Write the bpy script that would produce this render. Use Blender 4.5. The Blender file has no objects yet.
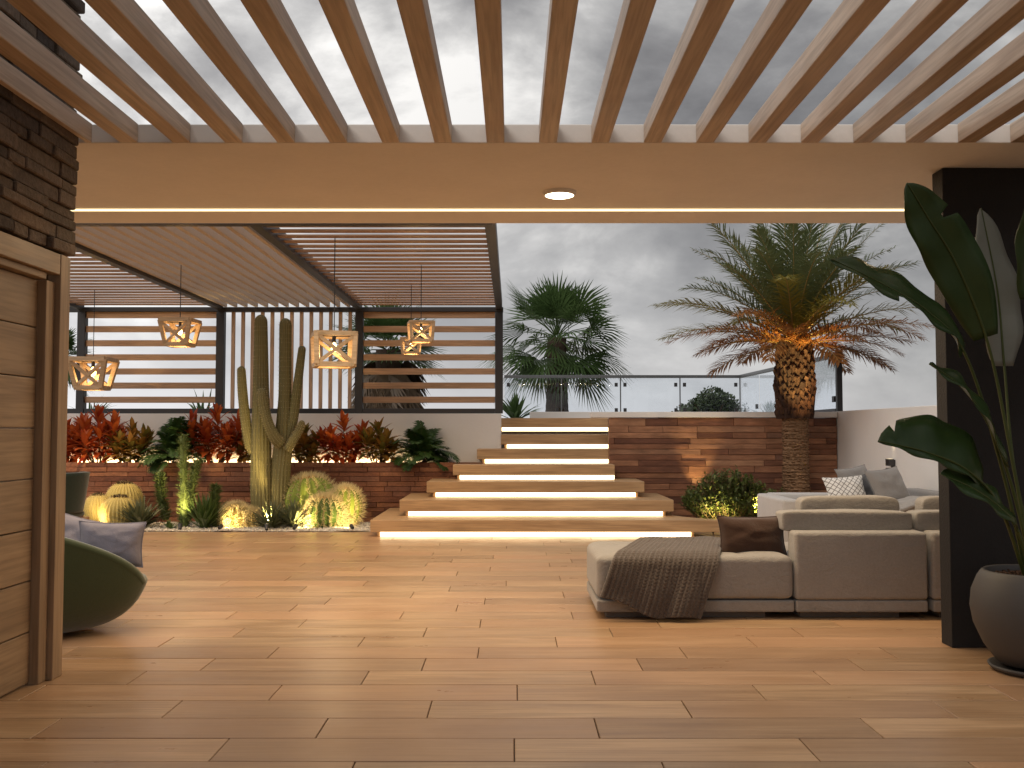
import bpy, bmesh, math, random
from mathutils import Vector, Matrix, noise as mnoise
R = random.Random(7)
PI = math.pi
V = Vector
scene = bpy.context.scene
COL = scene.collection

# ------------------------------------------------------------------ camera
CAM_H = 1.3
FPX = 35.0 / 36.0 * 1024
PITCH = math.atan(48.0 / FPX)
cam_d = bpy.data.cameras.new('camera')
cam_d.lens = 35.0; cam_d.sensor_width = 36.0
cam_d.clip_start = 0.05; cam_d.clip_end = 3000
cam = bpy.data.objects.new('camera', cam_d)
COL.objects.link(cam)
cam.location = (0, 0, CAM_H)
cam.rotation_euler = (PI / 2 + PITCH, 0, 0)
scene.camera = cam

def at(px, py, Y):
    """measured picture position + real depth -> real position"""
    xc = (px - 512) / FPX; yc = (384 - py) / FPX
    dy = math.cos(PITCH) - yc * math.sin(PITCH)
    dz = yc * math.cos(PITCH) + math.sin(PITCH)
    return V((xc / dy * Y, Y, CAM_H + dz / dy * Y))

# ------------------------------------------------------------------ node helpers
class NT:
    def __init__(self, name):
        self.m = bpy.data.materials.new(name); self.m.use_nodes = True
        self.t = self.m.node_tree; self.t.nodes.clear()
        self.out = self.n('ShaderNodeOutputMaterial')
    def n(self, typ, props=None, **inp):
        nd = self.t.nodes.new(typ)
        for k, v in (props or {}).items(): setattr(nd, k, v)
        for k, v in inp.items(): self.set(nd, k, v)
        return nd
    def set(self, nd, k, v):
        k = int(k[1:]) if k[0] == 'i' and k[1:].isdigit() else k.replace('_', ' ')
        s = nd.inputs[k]
        if isinstance(v, bpy.types.NodeSocket): self.t.links.new(v, s)
        elif isinstance(v, bpy.types.Node): self.t.links.new(v.outputs[0], s)
        else:
            if isinstance(v, (tuple, list)) and len(v) == 3 and s.type == 'RGBA': v = (*v, 1)
            s.default_value = v
    def math(self, op, a, b=0.0, c=None, clamp=False):
        kw = dict(i0=a, i1=b)
        if c is not None: kw['i2'] = c
        return self.n('ShaderNodeMath', {'operation': op, 'use_clamp': clamp}, **kw).outputs[0]
    def mix(self, f, a, b, mode='MIX'):
        nd = self.n('ShaderNodeMix', {'data_type': 'RGBA', 'blend_type': mode})
        self.set(nd, 'i0', f); self.set(nd, 'i6', a); self.set(nd, 'i7', b)
        return nd.outputs[2]
    def ramp(self, f, stops, interp='LINEAR'):
        nd = self.n('ShaderNodeValToRGB', i0=f)
        cr = nd.color_ramp; cr.interpolation = interp
        while len(cr.elements) < len(stops): cr.elements.new(0.5)
        for e, (p, c) in zip(cr.elements, stops):
            e.position = p
            e.color = (c, c, c, 1) if isinstance(c, (int, float)) else (*c, 1)
        return nd.outputs[0]
    def obj(self): return self.n('ShaderNodeTexCoord').outputs['Object']
    def rnd(self): return self.n('ShaderNodeAttribute', {'attribute_name': 'rnd'}).outputs['Fac']
    def mapping(self, vec, scale=(1, 1, 1), loc=None):
        nd = self.n('ShaderNodeMapping', i0=vec); nd.inputs['Scale'].default_value = scale
        if loc is not None: self.set(nd, 'Location', loc)
        return nd.outputs[0]
    def noise(self, vec, scale, detail=3, rough=.5, dist=0.0):
        return self.n('ShaderNodeTexNoise', Vector=vec, Scale=scale, Detail=detail, Roughness=rough, Distortion=dist).outputs[0]
    def bump(self, h, strength=.3, dist=.01):
        return self.n('ShaderNodeBump', Height=h, Strength=strength, Distance=dist).outputs[0]
    def principled(self, **kw):
        b = self.n('ShaderNodeBsdfPrincipled')
        for k, v in kw.items(): self.set(b, k, v)
        return b
    def done(self, sh):
        self.t.links.new(sh.outputs[0] if isinstance(sh, bpy.types.Node) else sh, self.out.inputs[0]); return self.m

def wood(name, c1, c2, axis='x', rough=.5, vary=.5, grain=1.0, c3=None, spec=.4, bump=.12):
    t = NT(name); o = t.obj(); r = t.rnd()
    off = t.n('ShaderNodeCombineXYZ', X=t.math('MULTIPLY', r, 37.0), Y=t.math('MULTIPLY', r, 91.0), Z=t.math('MULTIPLY', r, 53.0)).outputs[0]
    sc = {'x': (.9, 9, 9), 'y': (9, .9, 9), 'z': (9, 9, .9)}[axis]
    v = t.mapping(o, tuple(s * grain for s in sc), off)
    n1 = t.noise(v, 1.0, 4, .55, .8)
    sf = {'x': (2.2, 55, 55), 'y': (55, 2.2, 55), 'z': (55, 55, 2.2)}[axis]
    n2 = t.noise(t.mapping(o, sf, off), 1.0, 2, .6)
    n3 = t.noise(t.mapping(o, (1.3, 1.3, 1.3), off), 1.0, 2)
    base = t.mix(t.ramp(n1, [(.38, 0), (.62, 1)]), c1, c2)
    base = t.mix(t.math('MULTIPLY', t.ramp(n2, [(.36, 1), (.58, 0)]), .42), base, tuple(x * .55 for x in c1))
    # knots
    vor = t.n('ShaderNodeTexVoronoi', Vector=t.mapping(o, tuple(s * .32 * grain for s in sc), off), Scale=1.0).outputs['Distance']
    base = t.mix(t.math('MULTIPLY', t.ramp(vor, [(.03, 1), (.12, 0)]), .55), base, tuple(x * .3 for x in c1))
    rr = t.n('ShaderNodeTexWhiteNoise', {'noise_dimensions': '1D'}, W=t.math('MULTIPLY', r, 917.3)).outputs
    if c3: base = t.mix(t.math('MULTIPLY', rr[0], vary), base, c3)
    tint = t.math('MULTIPLY_ADD', r, .45 * vary, 1 - .25 * vary)
    tint = t.math('MULTIPLY', tint, t.math('MULTIPLY_ADD', n3, .3, .85))
    base = t.mix(1.0, base, t.n('ShaderNodeCombineXYZ', X=tint, Y=tint, Z=tint).outputs[0], 'MULTIPLY')
    rg = t.math('ADD', t.math('MULTIPLY_ADD', n1, .18, rough - .09), t.math('MULTIPLY', t.math('SUBTRACT', t.noise(o, 2.3, 4, .65), .5), .3))
    b = t.principled(Base_Color=base, Roughness=rg, Normal=t.bump(t.math('ADD', n2, t.math('MULTIPLY', n1, .5)), bump, .004))
    b.inputs['Specular IOR Level'].default_value = spec
    return t.done(b)

def plaster(name, c, rough=.8, scale=40, bump=.25, mott=.12, spec=.3):
    t = NT(name); o = t.obj()
    n1 = t.noise(o, scale, 5, .6); n2 = t.noise(o, 1.7, 4, .6)
    f = t.math('MULTIPLY_ADD', n2, mott * 2, 1 - mott)
    f = t.math('MULTIPLY', f, t.math('MULTIPLY_ADD', n1, mott, 1 - mott * .5))
    base = t.mix(1.0, c, t.n('ShaderNodeCombineXYZ', X=f, Y=f, Z=f).outputs[0], 'MULTIPLY')
    b = t.principled(Base_Color=base, Roughness=rough, Normal=t.bump(n1, bump, .006))
    b.inputs['Specular IOR Level'].default_value = spec
    return t.done(b)

def fabric(name, c, weave=420, bump=.35, mott=.15, sheen=.25, rough=.9):
    t = NT(name); o = t.obj()
    w1 = t.noise(t.mapping(o, (weave, weave * .35, weave)), 1.0, 2)
    w2 = t.noise(t.mapping(o, (weave * .35, weave, weave * .4)), 1.0, 2)
    w = t.math('ADD', w1, w2)
    n = t.noise(o, 6, 4, .6)
    f = t.math('MULTIPLY_ADD', t.math('ADD', t.math('MULTIPLY', w, .6), t.math('MULTIPLY', n, .5)), mott * 2, 1 - mott * 1.6)
    base = t.mix(1.0, c, t.n('ShaderNodeCombineXYZ', X=f, Y=f, Z=f).outputs[0], 'MULTIPLY')
    h = t.math('ADD', t.math('MULTIPLY', w, .25), t.math('MULTIPLY', t.noise(t.mapping(o, (1, 1, 1.6)), 7, 4, .6, 1.2), 1.6))
    b = t.principled(Base_Color=base, Roughness=rough, Normal=t.bump(h, bump, .014))
    b.inputs['Sheen Weight'].default_value = sheen
    b.inputs['Specular IOR Level'].default_value = .2
    return t.done(b)

def foliage(name, c1, c2, trans=.3, rough=.45, spots=None):
    t = NT(name); r = t.rnd(); o = t.obj()
    n = t.noise(o, 14, 3)
    base = t.mix(t.math('ADD', t.math('MULTIPLY', r, .7), t.math('MULTIPLY', n, .3)), c1, c2)
    b = t.principled(Base_Color=base, Roughness=rough)
    b.inputs['Specular IOR Level'].default_value = .35
    if trans <= 0: return t.done(b)
    tr = t.n('ShaderNodeBsdfTranslucent', Color=base)
    return t.done(t.n('ShaderNodeMixShader', i0=trans, i1=b.outputs[0], i2=tr.outputs[0]))

def plain(name, c, rough=.5, metal=0.0, spec=.5, bump=0, scale=60):
    t = NT(name)
    n = t.noise(t.obj(), scale, 3)
    f = t.math('MULTIPLY_ADD', n, .25, .875)
    base = t.mix(1.0, c, t.n('ShaderNodeCombineXYZ', X=f, Y=f, Z=f).outputs[0], 'MULTIPLY')
    b = t.principled(Base_Color=base, Roughness=t.math('MULTIPLY_ADD', n, .16, rough - .08), Metallic=metal)
    if bump: t.set(b, 'Normal', t.bump(n, bump, .004))
    b.inputs['Specular IOR Level'].default_value = spec
    return t.done(b)

def emit(name, c, s):
    t = NT(name); return t.done(t.n('ShaderNodeEmission', Color=c, Strength=s))

def blocks_mat(name, stops, rough=.75, bump=.5, scale=30, grainx=True):
    t = NT(name); o = t.obj(); r = t.rnd()
    off = t.n('ShaderNodeCombineXYZ', X=t.math('MULTIPLY', r, 41.0), Y=t.math('MULTIPLY', r, 17.0), Z=t.math('MULTIPLY', r, 29.0)).outputs[0]
    rr = t.n('ShaderNodeTexWhiteNoise', {'noise_dimensions': '1D'}, W=t.math('MULTIPLY', r, 511.7)).outputs[0]
    base = t.ramp(rr, stops)
    n1 = t.noise(t.mapping(o, (scale * (.12 if grainx else 1), scale, scale), off), 1.0, 5, .65)
    n2 = t.noise(t.mapping(o, (4, 4, 9), off), 1.0, 4, .6)
    f = t.math('MULTIPLY_ADD', n1, 1.2, .38); f = t.math('MULTIPLY', f, t.math('MULTIPLY_ADD', n2, 1.3, .34))
    base = t.mix(1.0, base, t.n('ShaderNodeCombineXYZ', X=f, Y=f, Z=f).outputs[0], 'MULTIPLY')
    b = t.principled(Base_Color=base, Roughness=rough, Normal=t.bump(t.math('ADD', n1, n2), bump, .012))
    b.inputs['Specular IOR Level'].default_value = .3
    return t.done(b)

# ------------------------------------------------------------------ mesh builder
class MB:
    def __init__(self): self.v = []; self.f = []; self.r = []; self.mi = []; self.cur = .5; self.m = 0
    def rnd(self): self.cur = R.random(); return self
    def face(self, *idx): self.f.append(idx); self.r.append(self.cur); self.mi.append(self.m)
    def verts(self, pts):
        b = len(self.v); self.v += [tuple(p) for p in pts]; return b
    def hexa(self, p):
        b = self.verts(p)
        for q in ((0, 3, 2, 1), (4, 5, 6, 7), (0, 1, 5, 4), (1, 2, 6, 5), (2, 3, 7, 6), (3, 0, 4, 7)):
            self.face(*[b + i for i in q])
    def box(self, x0, x1, y0, y1, z0, z1):
        self.hexa([(x0, y0, z0), (x1, y0, z0), (x1, y1, z0), (x0, y1, z0), (x0, y0, z1), (x1, y0, z1), (x1, y1, z1), (x0, y1, z1)]); return self
    def bar(self, a, b, w, h, up=(0, 0, 1)):
        a, b = V(a), V(b); d = (b - a).normalized(); s = d.cross(V(up))
        if s.length < 1e-4: s = d.cross(V((0, 1, 0)))
        s.normalize(); u = s.cross(d)
        s *= w / 2; u *= h / 2
        self.hexa([a - s - u, a + s - u, b + s - u, b - s - u, a - s + u, a + s + u, b + s + u, b - s + u]); return self
    def tube(self, pts, rad, n=8, cap=True, ribs=0, ribamp=0.0):
        pts = [V(p) for p in pts]
        if not isinstance(rad, (list, tuple)): rad = [rad] * len(pts)
        rings = []; ref = None
        for i, p in enumerate(pts):
            d = (pts[min(i + 1, len(pts) - 1)] - pts[max(i - 1, 0)]).normalized()
            if ref is None:
                ref = d.orthogonal().normalized() if abs(d.z) < .9 else V((1, 0, 0))
            ref = (ref - d * ref.dot(d)).normalized(); bi = d.cross(ref)
            ring = []
            for k in range(n):
                a = 2 * PI * k / n
                rr = rad[i] * (1 + ribamp * math.cos(ribs * a)) if ribs else rad[i]
                ring.append(p + ref * math.cos(a) * rr + bi * math.sin(a) * rr)
            rings.append(self.verts(ring))
        for i in range(len(rings) - 1):
            for k in range(n):
                self.face(rings[i] + k, rings[i] + (k + 1) % n, rings[i + 1] + (k + 1) % n, rings[i + 1] + k)
        if cap:
            self.face(*[rings[0] + k for k in reversed(range(n))]); self.face(*[rings[-1] + k for k in range(n)])
        return self
    def lathe(self, prof, c=(0, 0, 0), n=24, ribs=0, amp=0.0):
        c = V(c); rings = []
        for (r, z) in prof:
            rings.append(self.verts([c + V((math.cos(2 * PI * k / n) * r * (1 + (amp * math.cos(ribs * 2 * PI * k / n) if ribs else 0)), math.sin(2 * PI * k / n) * r * (1 + (amp * math.cos(ribs * 2 * PI * k / n) if ribs else 0)), z)) for k in range(n)]))
        for i in range(len(rings) - 1):
            for k in range(n):
                self.face(rings[i] + k, rings[i] + (k + 1) % n, rings[i + 1] + (k + 1) % n, rings[i + 1] + k)
        return self
    def grid(self, fn, nu, nv, closed_u=False):
        b = len(self.v); cu = nu if closed_u else nu + 1
        for j in range(nv + 1):
            for i in range(cu): self.v.append(tuple(fn(i / nu, j / nv)))
        for j in range(nv):
            for i in range(nu):
                i2 = (i + 1) % cu if closed_u else i + 1
                self.face(b + j * cu + i, b + j * cu + i2, b + (j + 1) * cu + i2, b + (j + 1) * cu + i)
        return self
    def tri(self, a, b, c): k = self.verts((a, b, c)); self.face(k, k + 1, k + 2)
    def spine(self, p, d, L, w):
        d = V(d).normalized(); s = d.orthogonal().normalized() * w; u = d.cross(s)
        t = V(p) + d * L; self.tri(V(p) - s, V(p) + s, t); self.tri(V(p) - u, V(p) + u, t)
    def leaf(self, p, d, up, L, W, n=5, droop=.3, fold=.25, wide=.45, stalk=0.0):
        """lance leaf: starts at p, heads along d, bends down under its weight"""
        p = V(p); d = V(d).normalized(); up = V(up); prev = None
        for i in range(n + 1):
            s = i / n
            side = d.cross(up)
            if side.length < 1e-3: side = d.orthogonal()
            side.normalize(); nrm = side.cross(d)
            w = W * .5 * (math.sin(PI * min(1, (s ** (.75 if wide < .5 else 1.0)))) ** .8 if s < 1 else 0) + (W * .06 if s < .99 else 0)
            if s < stalk: w = W * .05
            row = self.verts((p - side * w + nrm * w * fold, p, p + side * w + nrm * w * fold))
            if prev is not None:
                self.face(prev, prev + 1, row + 1, row); self.face(prev + 1, prev + 2, row + 2, row + 1)
            prev = row
            p = p + d * (L / n)
            d = (d + V((0, 0, -1)) * droop * (1 / n) * (.4 + s)).normalized()
    def build(self, name, mats, parent=None, origin=(0, 0, 0), smooth=False, bevel=0, segs=2, autosmooth=None):
        off = wloc(parent) if parent else V(origin)
        me = bpy.data.meshes.new(name)
        me.from_pydata([(x - off.x, y - off.y, z - off.z) for x, y, z in self.v], [], self.f)
        if not isinstance(mats, (list, tuple)): mats = [mats]
        for m in mats: me.materials.append(m)
        at_ = me.attributes.new('rnd', 'FLOAT', 'FACE'); at_.data.foreach_set('value', self.r)
        me.polygons.foreach_set('material_index', self.mi)
        if smooth: me.polygons.foreach_set('use_smooth', [True] * len(self.f))
        me.update()
        o = bpy.data.objects.new(name, me); COL.objects.link(o)
        if parent: o.parent = parent
        else: o.location = off
        if bevel:
            md = o.modifiers.new('bevel', 'BEVEL'); md.width = bevel; md.segments = segs; md.limit_method = 'ANGLE'; md.angle_limit = .7
        return o

def wloc(o):
    p = V((0, 0, 0))
    while o: p = p + o.location; o = o.parent
    return p
def tag(o, label=None, cat=None, group=None, kind=None):
    if label: o['label'] = label
    if cat: o['category'] = cat
    if group: o['group'] = group
    if kind: o['kind'] = kind
    return o
def thing(name, label, cat, loc=(0, 0, 0), group=None):
    o = bpy.data.objects.new(name, None); COL.objects.link(o); o.location = loc; o.empty_display_size = .1
    return tag(o, label, cat, group)
def lamp(kind, name, loc, energy, color, parent=None, **kw):
    d = bpy.data.lights.new(name, kind); d.energy = energy; d.color = color
    aim = kw.pop('aim', None)
    for k, v in kw.items(): setattr(d, k, v)
    o = bpy.data.objects.new(name, d); COL.objects.link(o)
    o.location = V(loc) - (wloc(parent) if parent else V((0, 0, 0)))
    if parent: o.parent = parent
    if aim is not None: o.rotation_euler = (V(aim) - V(loc)).to_track_quat('-Z', 'Y').to_euler()
    return o

# ------------------------------------------------------------------ palette
WARM = (1.0, .66, .33)
M = {}
M['floor'] = wood('floor_wood', (.345, .213, .115), (.465, .307, .178), 'x', .34, .7, 1.0, (.40, .228, .128), .45, .06)
M['gap'] = plain('joint_dark', (.05, .03, .02), .8)
M['tread'] = wood('tread_wood', (.40, .25, .13), (.53, .345, .185), 'x', .45, .3)
M['rafter'] = wood('rafter_wood', (.44, .32, .23), (.58, .46, .355), 'y', .5, .35, .8)
M['slat_x'] = wood('slat_wood_across', (.42, .25, .14), (.53, .33, .195), 'x', .42, .35)
M['roof_x'] = wood('roof_wood', (.30, .175, .105), (.39, .235, .145), 'x', .42, .3)
M['slat_y'] = wood('slat_wood_along', (.52, .42, .34), (.62, .52, .43), 'y', .45, .35)
M['louvre'] = plain('louvre_paint', (.50, .42, .355), .55)
M['slat_z'] = wood('slat_wood_upright', (.52, .35, .23), (.63, .44, .30), 'z', .5, .35)
M['door'] = wood('door_wood', (.30, .205, .125), (.39, .275, .17), 'y', .5, .4)
M['door_v'] = wood('door_frame_wood', (.31, .21, .13), (.40, .28, .175), 'z', .5, .3)
M['lampwood'] = wood('lamp_wood', (.52, .37, .22), (.64, .48, .31), 'x', .5, .3)
M['chairwood'] = wood('chair_wood', (.25, .13, .07), (.32, .18, .09), 'z', .5, .2)
M['slab'] = plaster('canopy_plaster', (.74, .69, .64), .75, 22, .25, .10)
M['white'] = plaster('white_plaster', (.74, .71, .68), .8, 35, .2, .06)
M['terrace'] = plaster('terrace_stone', (.42, .40, .38), .8, 12, .2, .1)
M['dark'] = plain('dark_metal', (.028, .026, .027), .42, 0, .5)
M['column'] = plaster('dark_stucco', (.020, .018, .018), .75, 60, .7, .25)
M['steel'] = plain('grey_steel', (.16, .165, .17), .35, .7)
M['brick_l'] = blocks_mat('planter_brick', [(0, (.10, .038, .024)), (.35, (.19, .075, .042)), (.7, (.25, .11, .06)), (1, (.14, .06, .042))], .75, .6, 34, False)
M['brick_r'] = blocks_mat('retaining_brick', [(0, (.11, .045, .028)), (.3, (.20, .085, .046)), (.65, (.28, .13, .07)), (.85, (.33, .17, .095)), (1, (.12, .055, .04))], .65, .5, 22)
M['ledge'] = blocks_mat('ledge_stone', [(0, (.06, .042, .033)), (.4, (.12, .085, .06)), (.7, (.17, .12, .085)), (1, (.085, .062, .05))], .8, 1.0, 34, False)
M['sofa'] = fabric('sofa_linen', (.29, .268, .247), 170, .5, .22)
M['sofa_dark'] = fabric('sofa_plinth', (.16, .14, .125))
M['sofa_pale'] = fabric('sofa_pale', (.44, .42, .405))
M['brown'] = fabric('brown_velvet', (.048, .021, .012), 300, .3, .15, .5)
M['grey'] = fabric('grey_linen', (.205, .19, .178))
M['charcoal'] = fabric('charcoal_linen', (.055, .053, .055))
M['lav'] = fabric('lavender_linen', (.24, .225, .27))
M['green_velvet'] = fabric('green_velvet', (.040, .060, .018), 500, .15, .1, .6)
M['dark_green'] = fabric('dark_green_felt', (.018, .028, .022), 500, .15, .1, .3)
M['knit'] = fabric('knit_wool', (.088, .068, .057), 260, .4, .25, .3)
M['pot'] = plaster('pot_glaze', (.062, .057, .055), .6, 90, .1, .12, .5)
M['soil'] = plain('bark_soil', (.06, .032, .02), .9, 0, .2, 1.0, 70)
M['earth'] = plaster('planter_earth', (.10, .065, .045), .95, 30, .8, .3)
M['gravel'] = blocks_mat('white_gravel', [(0, (.50, .45, .38)), (.5, (.66, .61, .54)), (1, (.40, .35, .30))], .85, .4, 60, False)
M['groundmat'] = plaster('dry_ground', (.20, .17, .13), .95, 3, .4, .3)
M['led'] = emit('led_strip', (1, .74, .42), 5.5)
M['led_soffit'] = emit('led_soffit', (1, .80, .42), 2.3)
M['led_planter'] = emit('led_planter', (1, .68, .34), 36)
M['bulb'] = emit('bulb_glow', (1, .58, .16), 22)
M['downlens'] = emit('downlight_glow', (1, .82, .55), 9)
M['sconce_lens'] = emit('sconce_glow', (1, .8, .5), 1.6)
M['uplens'] = emit('uplight_glow', (1, .80, .40), 10)
M['cactus'] = foliage('saguaro_skin', (.12, .112, .045), (.20, .175, .075), 0, .6)
M['barrel'] = foliage('barrel_skin', (.17, .23, .035), (.25, .31, .05), 0, .55)
M['barrel_dk'] = foliage('barrel_skin_dark', (.05, .09, .02), (.085, .14, .03), 0, .55)
M['barrel_gold'] = foliage('golden_skin', (.36, .29, .09), (.42, .34, .12), 0, .7)
M['spine'] = plain('pale_spine', (.66, .56, .34), .6)
M['spine_o'] = plain('orange_spine', (.50, .22, .06), .6)
M['cholla'] = foliage('cholla_skin', (.07, .11, .035), (.14, .18, .05), 0, .6)
M['agave'] = foliage('agave_leaf', (.085, .10, .05), (.15, .16, .085), .1)
M['yucca'] = foliage('yucca_leaf', (.05, .09, .025), (.10, .15, .04), .15)
M['red'] = foliage('red_leaf', (.30, .026, .012), (.52, .13, .026), .35)
M['croton'] = foliage('croton_leaf', (.10, .125, .025), (.36, .15, .028), .35)
M['fern'] = foliage('fern_leaf', (.025, .06, .015), (.05, .10, .025), .25)
M['shrub'] = foliage('shrub_leaf', (.07, .10, .025), (.15, .18, .05), .3)
M['stem'] = plain('plant_stem', (.11, .07, .035), .7)
M['palm'] = foliage('palm_leaf', (.10, .13, .055), (.165, .19, .08), .3)
M['palm_dry_uplit'] = foliage('palm_dry_uplit_leaf', (.26, .10, .028), (.34, .15, .04), .35)  # dry lower fronds, with the orange of the uplights put into their colour
M['palm_mid'] = foliage('palm_mid_leaf', (.22, .17, .03), (.20, .20, .04), .35)
M['palm_rib'] = plain('palm_rib', (.30, .20, .06), .6)
M['boots'] = blocks_mat('palm_boots', [(0, (.024, .011, .008)), (.5, (.045, .021, .012)), (1, (.07, .034, .018))], .85, .8, 40, False)
M['palmtrunk'] = blocks_mat('palm_trunk', [(0, (.17, .095, .05)), (1, (.24, .14, .075))], .85, 1.0, 40, False)
M['fan'] = foliage('fan_leaf', (.034, .07, .02), (.095, .155, .048), .3)
M['fan_dry'] = foliage('fan_dry_leaf', (.09, .06, .035), (.14, .095, .055), .2)
M['fantrunk'] = blocks_mat('fan_trunk', [(0, (.05, .034, .024)), (1, (.09, .062, .042))], .9, 1.0, 30, False)
M['tree'] = foliage('tree_leaf', (.028, .045, .018), (.07, .10, .035), .25)
M['strel'] = foliage('strelitzia_leaf', (.022, .046, .012), (.036, .066, .018), .15, .3)
M['strel_pale'] = foliage('strelitzia_underside', (.24, .24, .215), (.19, .20, .165), .12, .5)
M['strel_rib'] = foliage('strelitzia_rib', (.045, .06, .016), (.06, .08, .02), 0)

def glass_mat():
    t = NT('railing_glass')
    fr = t.n('ShaderNodeFresnel', IOR=1.45)
    tr = t.n('ShaderNodeBsdfTransparent', Color=(.93, .955, .98))
    gl = t.n('ShaderNodeBsdfGlossy', Color=(1, 1, 1), Roughness=.02)
    return t.done(t.n('ShaderNodeMixShader', i0=t.math('MULTIPLY', fr.outputs[0], .45), i1=tr.outputs[0], i2=gl.outputs[0]))
M['glass'] = glass_mat()

def pattern_mat():
    t = NT('diamond_fabric'); o = t.obj()
    s = t.n('ShaderNodeSeparateXYZ', i0=o)
    a = t.math('ADD', s.outputs[0], s.outputs[2]); b = t.math('SUBTRACT', s.outputs[0], s.outputs[2])
    k = 1 / .062
    fa = t.math('ABSOLUTE', t.math('SUBTRACT', t.math('FRACT', t.math('MULTIPLY', a, k)), .5))
    fb = t.math('ABSOLUTE', t.math('SUBTRACT', t.math('FRACT', t.math('MULTIPLY', b, k)), .5))
    m = t.math('LESS_THAN', t.math('MINIMUM', fa, fb), .085)
    base = t.mix(m, (.68, .65, .61), (.17, .15, .135))
    w = t.noise(o, 300, 2)
    return t.done(t.principled(Base_Color=base, Roughness=.9, Normal=t.bump(w, .2, .003)))
M['diamond'] = pattern_mat()

# ------------------------------------------------------------------ world
def make_world():
    w = bpy.data.worlds.new('World'); scene.world = w; w.use_nodes = True
    nt = w.node_tree; nt.nodes.clear()
    t = NT.__new__(NT); t.t = nt
    out = t.n('ShaderNodeOutputWorld'); bg = t.n('ShaderNodeBackground')
    sky = t.n('ShaderNodeTexSky', {'sky_type': 'NISHITA', 'sun_disc': False, 'sun_elevation': math.radians(38), 'sun_rotation': math.radians(215)})
    g = t.n('ShaderNodeTexCoord').outputs['Generated']
    s = t.n('ShaderNodeSeparateXYZ', i0=g)
    z = t.math('MAXIMUM', s.outputs[2], 0.0)
    den = t.math('ADD', z, .16)
    p = t.n('ShaderNodeCombineXYZ', X=t.math('MULTIPLY', s.outputs[0], 2.6), Y=t.math('MULTIPLY', s.outputs[1], 2.6), Z=t.math('MULTIPLY_ADD', s.outputs[2], 5.0, 3.3)).outputs[0]
    n1 = t.noise(p, 1.25, 10, .56, .25)
    n2 = t.noise(p, .42, 3, .5, .2)
    n3 = t.noise(t.mapping(p, (3, 3, 3)), 1.0, 7, .6, .5)
    lum = t.math('ADD', t.math('ADD', t.math('MULTIPLY', n1, .75), t.math('MULTIPLY', n2, .25)), t.math('MULTIPLY', t.math('SUBTRACT', n3, .5), .16))
    c = t.ramp(lum, [(.375, (.178, .172, .172)), (.46, (.292, .285, .284)), (.53, (.475, .465, .455)), (.61, (.85, .83, .80))])
    # thinner, brighter cover near the horizon and overhead in the west
    hz = t.math('POWER', t.math('SUBTRACT', 1.0, z, clamp=True), 9.0)
    c = t.mix(t.math('MULTIPLY', hz, .8), c, (.90, .89, .91))
    west = t.math('MULTIPLY', s.outputs[0], -1.0)
    up = t.math('MULTIPLY', t.math('POWER', z, 2.0), 1.6)
    gain = t.math('ADD', t.math('ADD', 1.0, west), up)
    c = t.mix(1.0, c, t.n('ShaderNodeCombineXYZ', X=gain, Y=gain, Z=gain).outputs[0], 'MULTIPLY')
    c10 = t.mix(1.0, c, (SKY_K, SKY_K, SKY_K), 'MULTIPLY')
    col = t.mix(.955, sky.outputs[0], c10)
    t.set(bg, 'Color', col); t.set(bg, 'Strength', .1)
    nt.links.new(bg.outputs[0], out.inputs[0])
SKY_K = 9.5
make_world()
sun = lamp('SUN', 'sun', (0, 0, 30), .95, (1, .92, .84), angle=math.radians(26))
_e, _a = math.radians(38), math.radians(215)
sd = V((math.sin(_a) * math.cos(_e), math.cos(_a) * math.cos(_e), math.sin(_e)))   # direction towards the sun
sun.rotation_euler = sd.to_track_quat('Z', 'Y').to_euler()

# ================================================================== SETTING
m = MB(); m.box(-700, 700, -300, 1500, -.6, -.12)
tag(m.build('ground', M['groundmat']), kind='structure')
m = MB(); m.box(-9, 8, -4, 16, -.12, -.012)
tag(m.build('floor_base', M['gap']), kind='structure')

def make_floor():
    m = MB(); W = .299; L = 1.21
    y = 5.195 - W * 31; row = 0
    while y < 13.0:
        y1 = min(y + W, 13.05)
        xmax = 5.2
        x = -8.5 - R.random() * L
        off = (row % 3) * L / 3 + R.uniform(-.16, .16)
        x = -8.6 + off - L
        while x < xmax:
            m.rnd()
            dz = R.uniform(-.0008, .0008)
            m.box(max(x, -8.6) + .0022, min(x + L, xmax) - .0022, y + .0022, y1 - .0022, -.012, dz)
            x += L
        y += W; row += 1
    # boards behind on the right, up to the planted notch
    o = m.build('floor', M['floor'], bevel=.0025, segs=1)
    tag(o, kind='structure')
make_floor()

# upper terrace behind the walls
m = MB(); m.box(-9, -1.0, 15.45, 22.5, -.1, 1.5); m.box(-1.0, 1.58, 15.97, 22.5, -.1, 1.5); m.box(1.58, 7.5, 14.86, 22.5, -.1, 1.5)
tag(m.build('terrace', M['terrace']), kind='structure')

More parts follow.
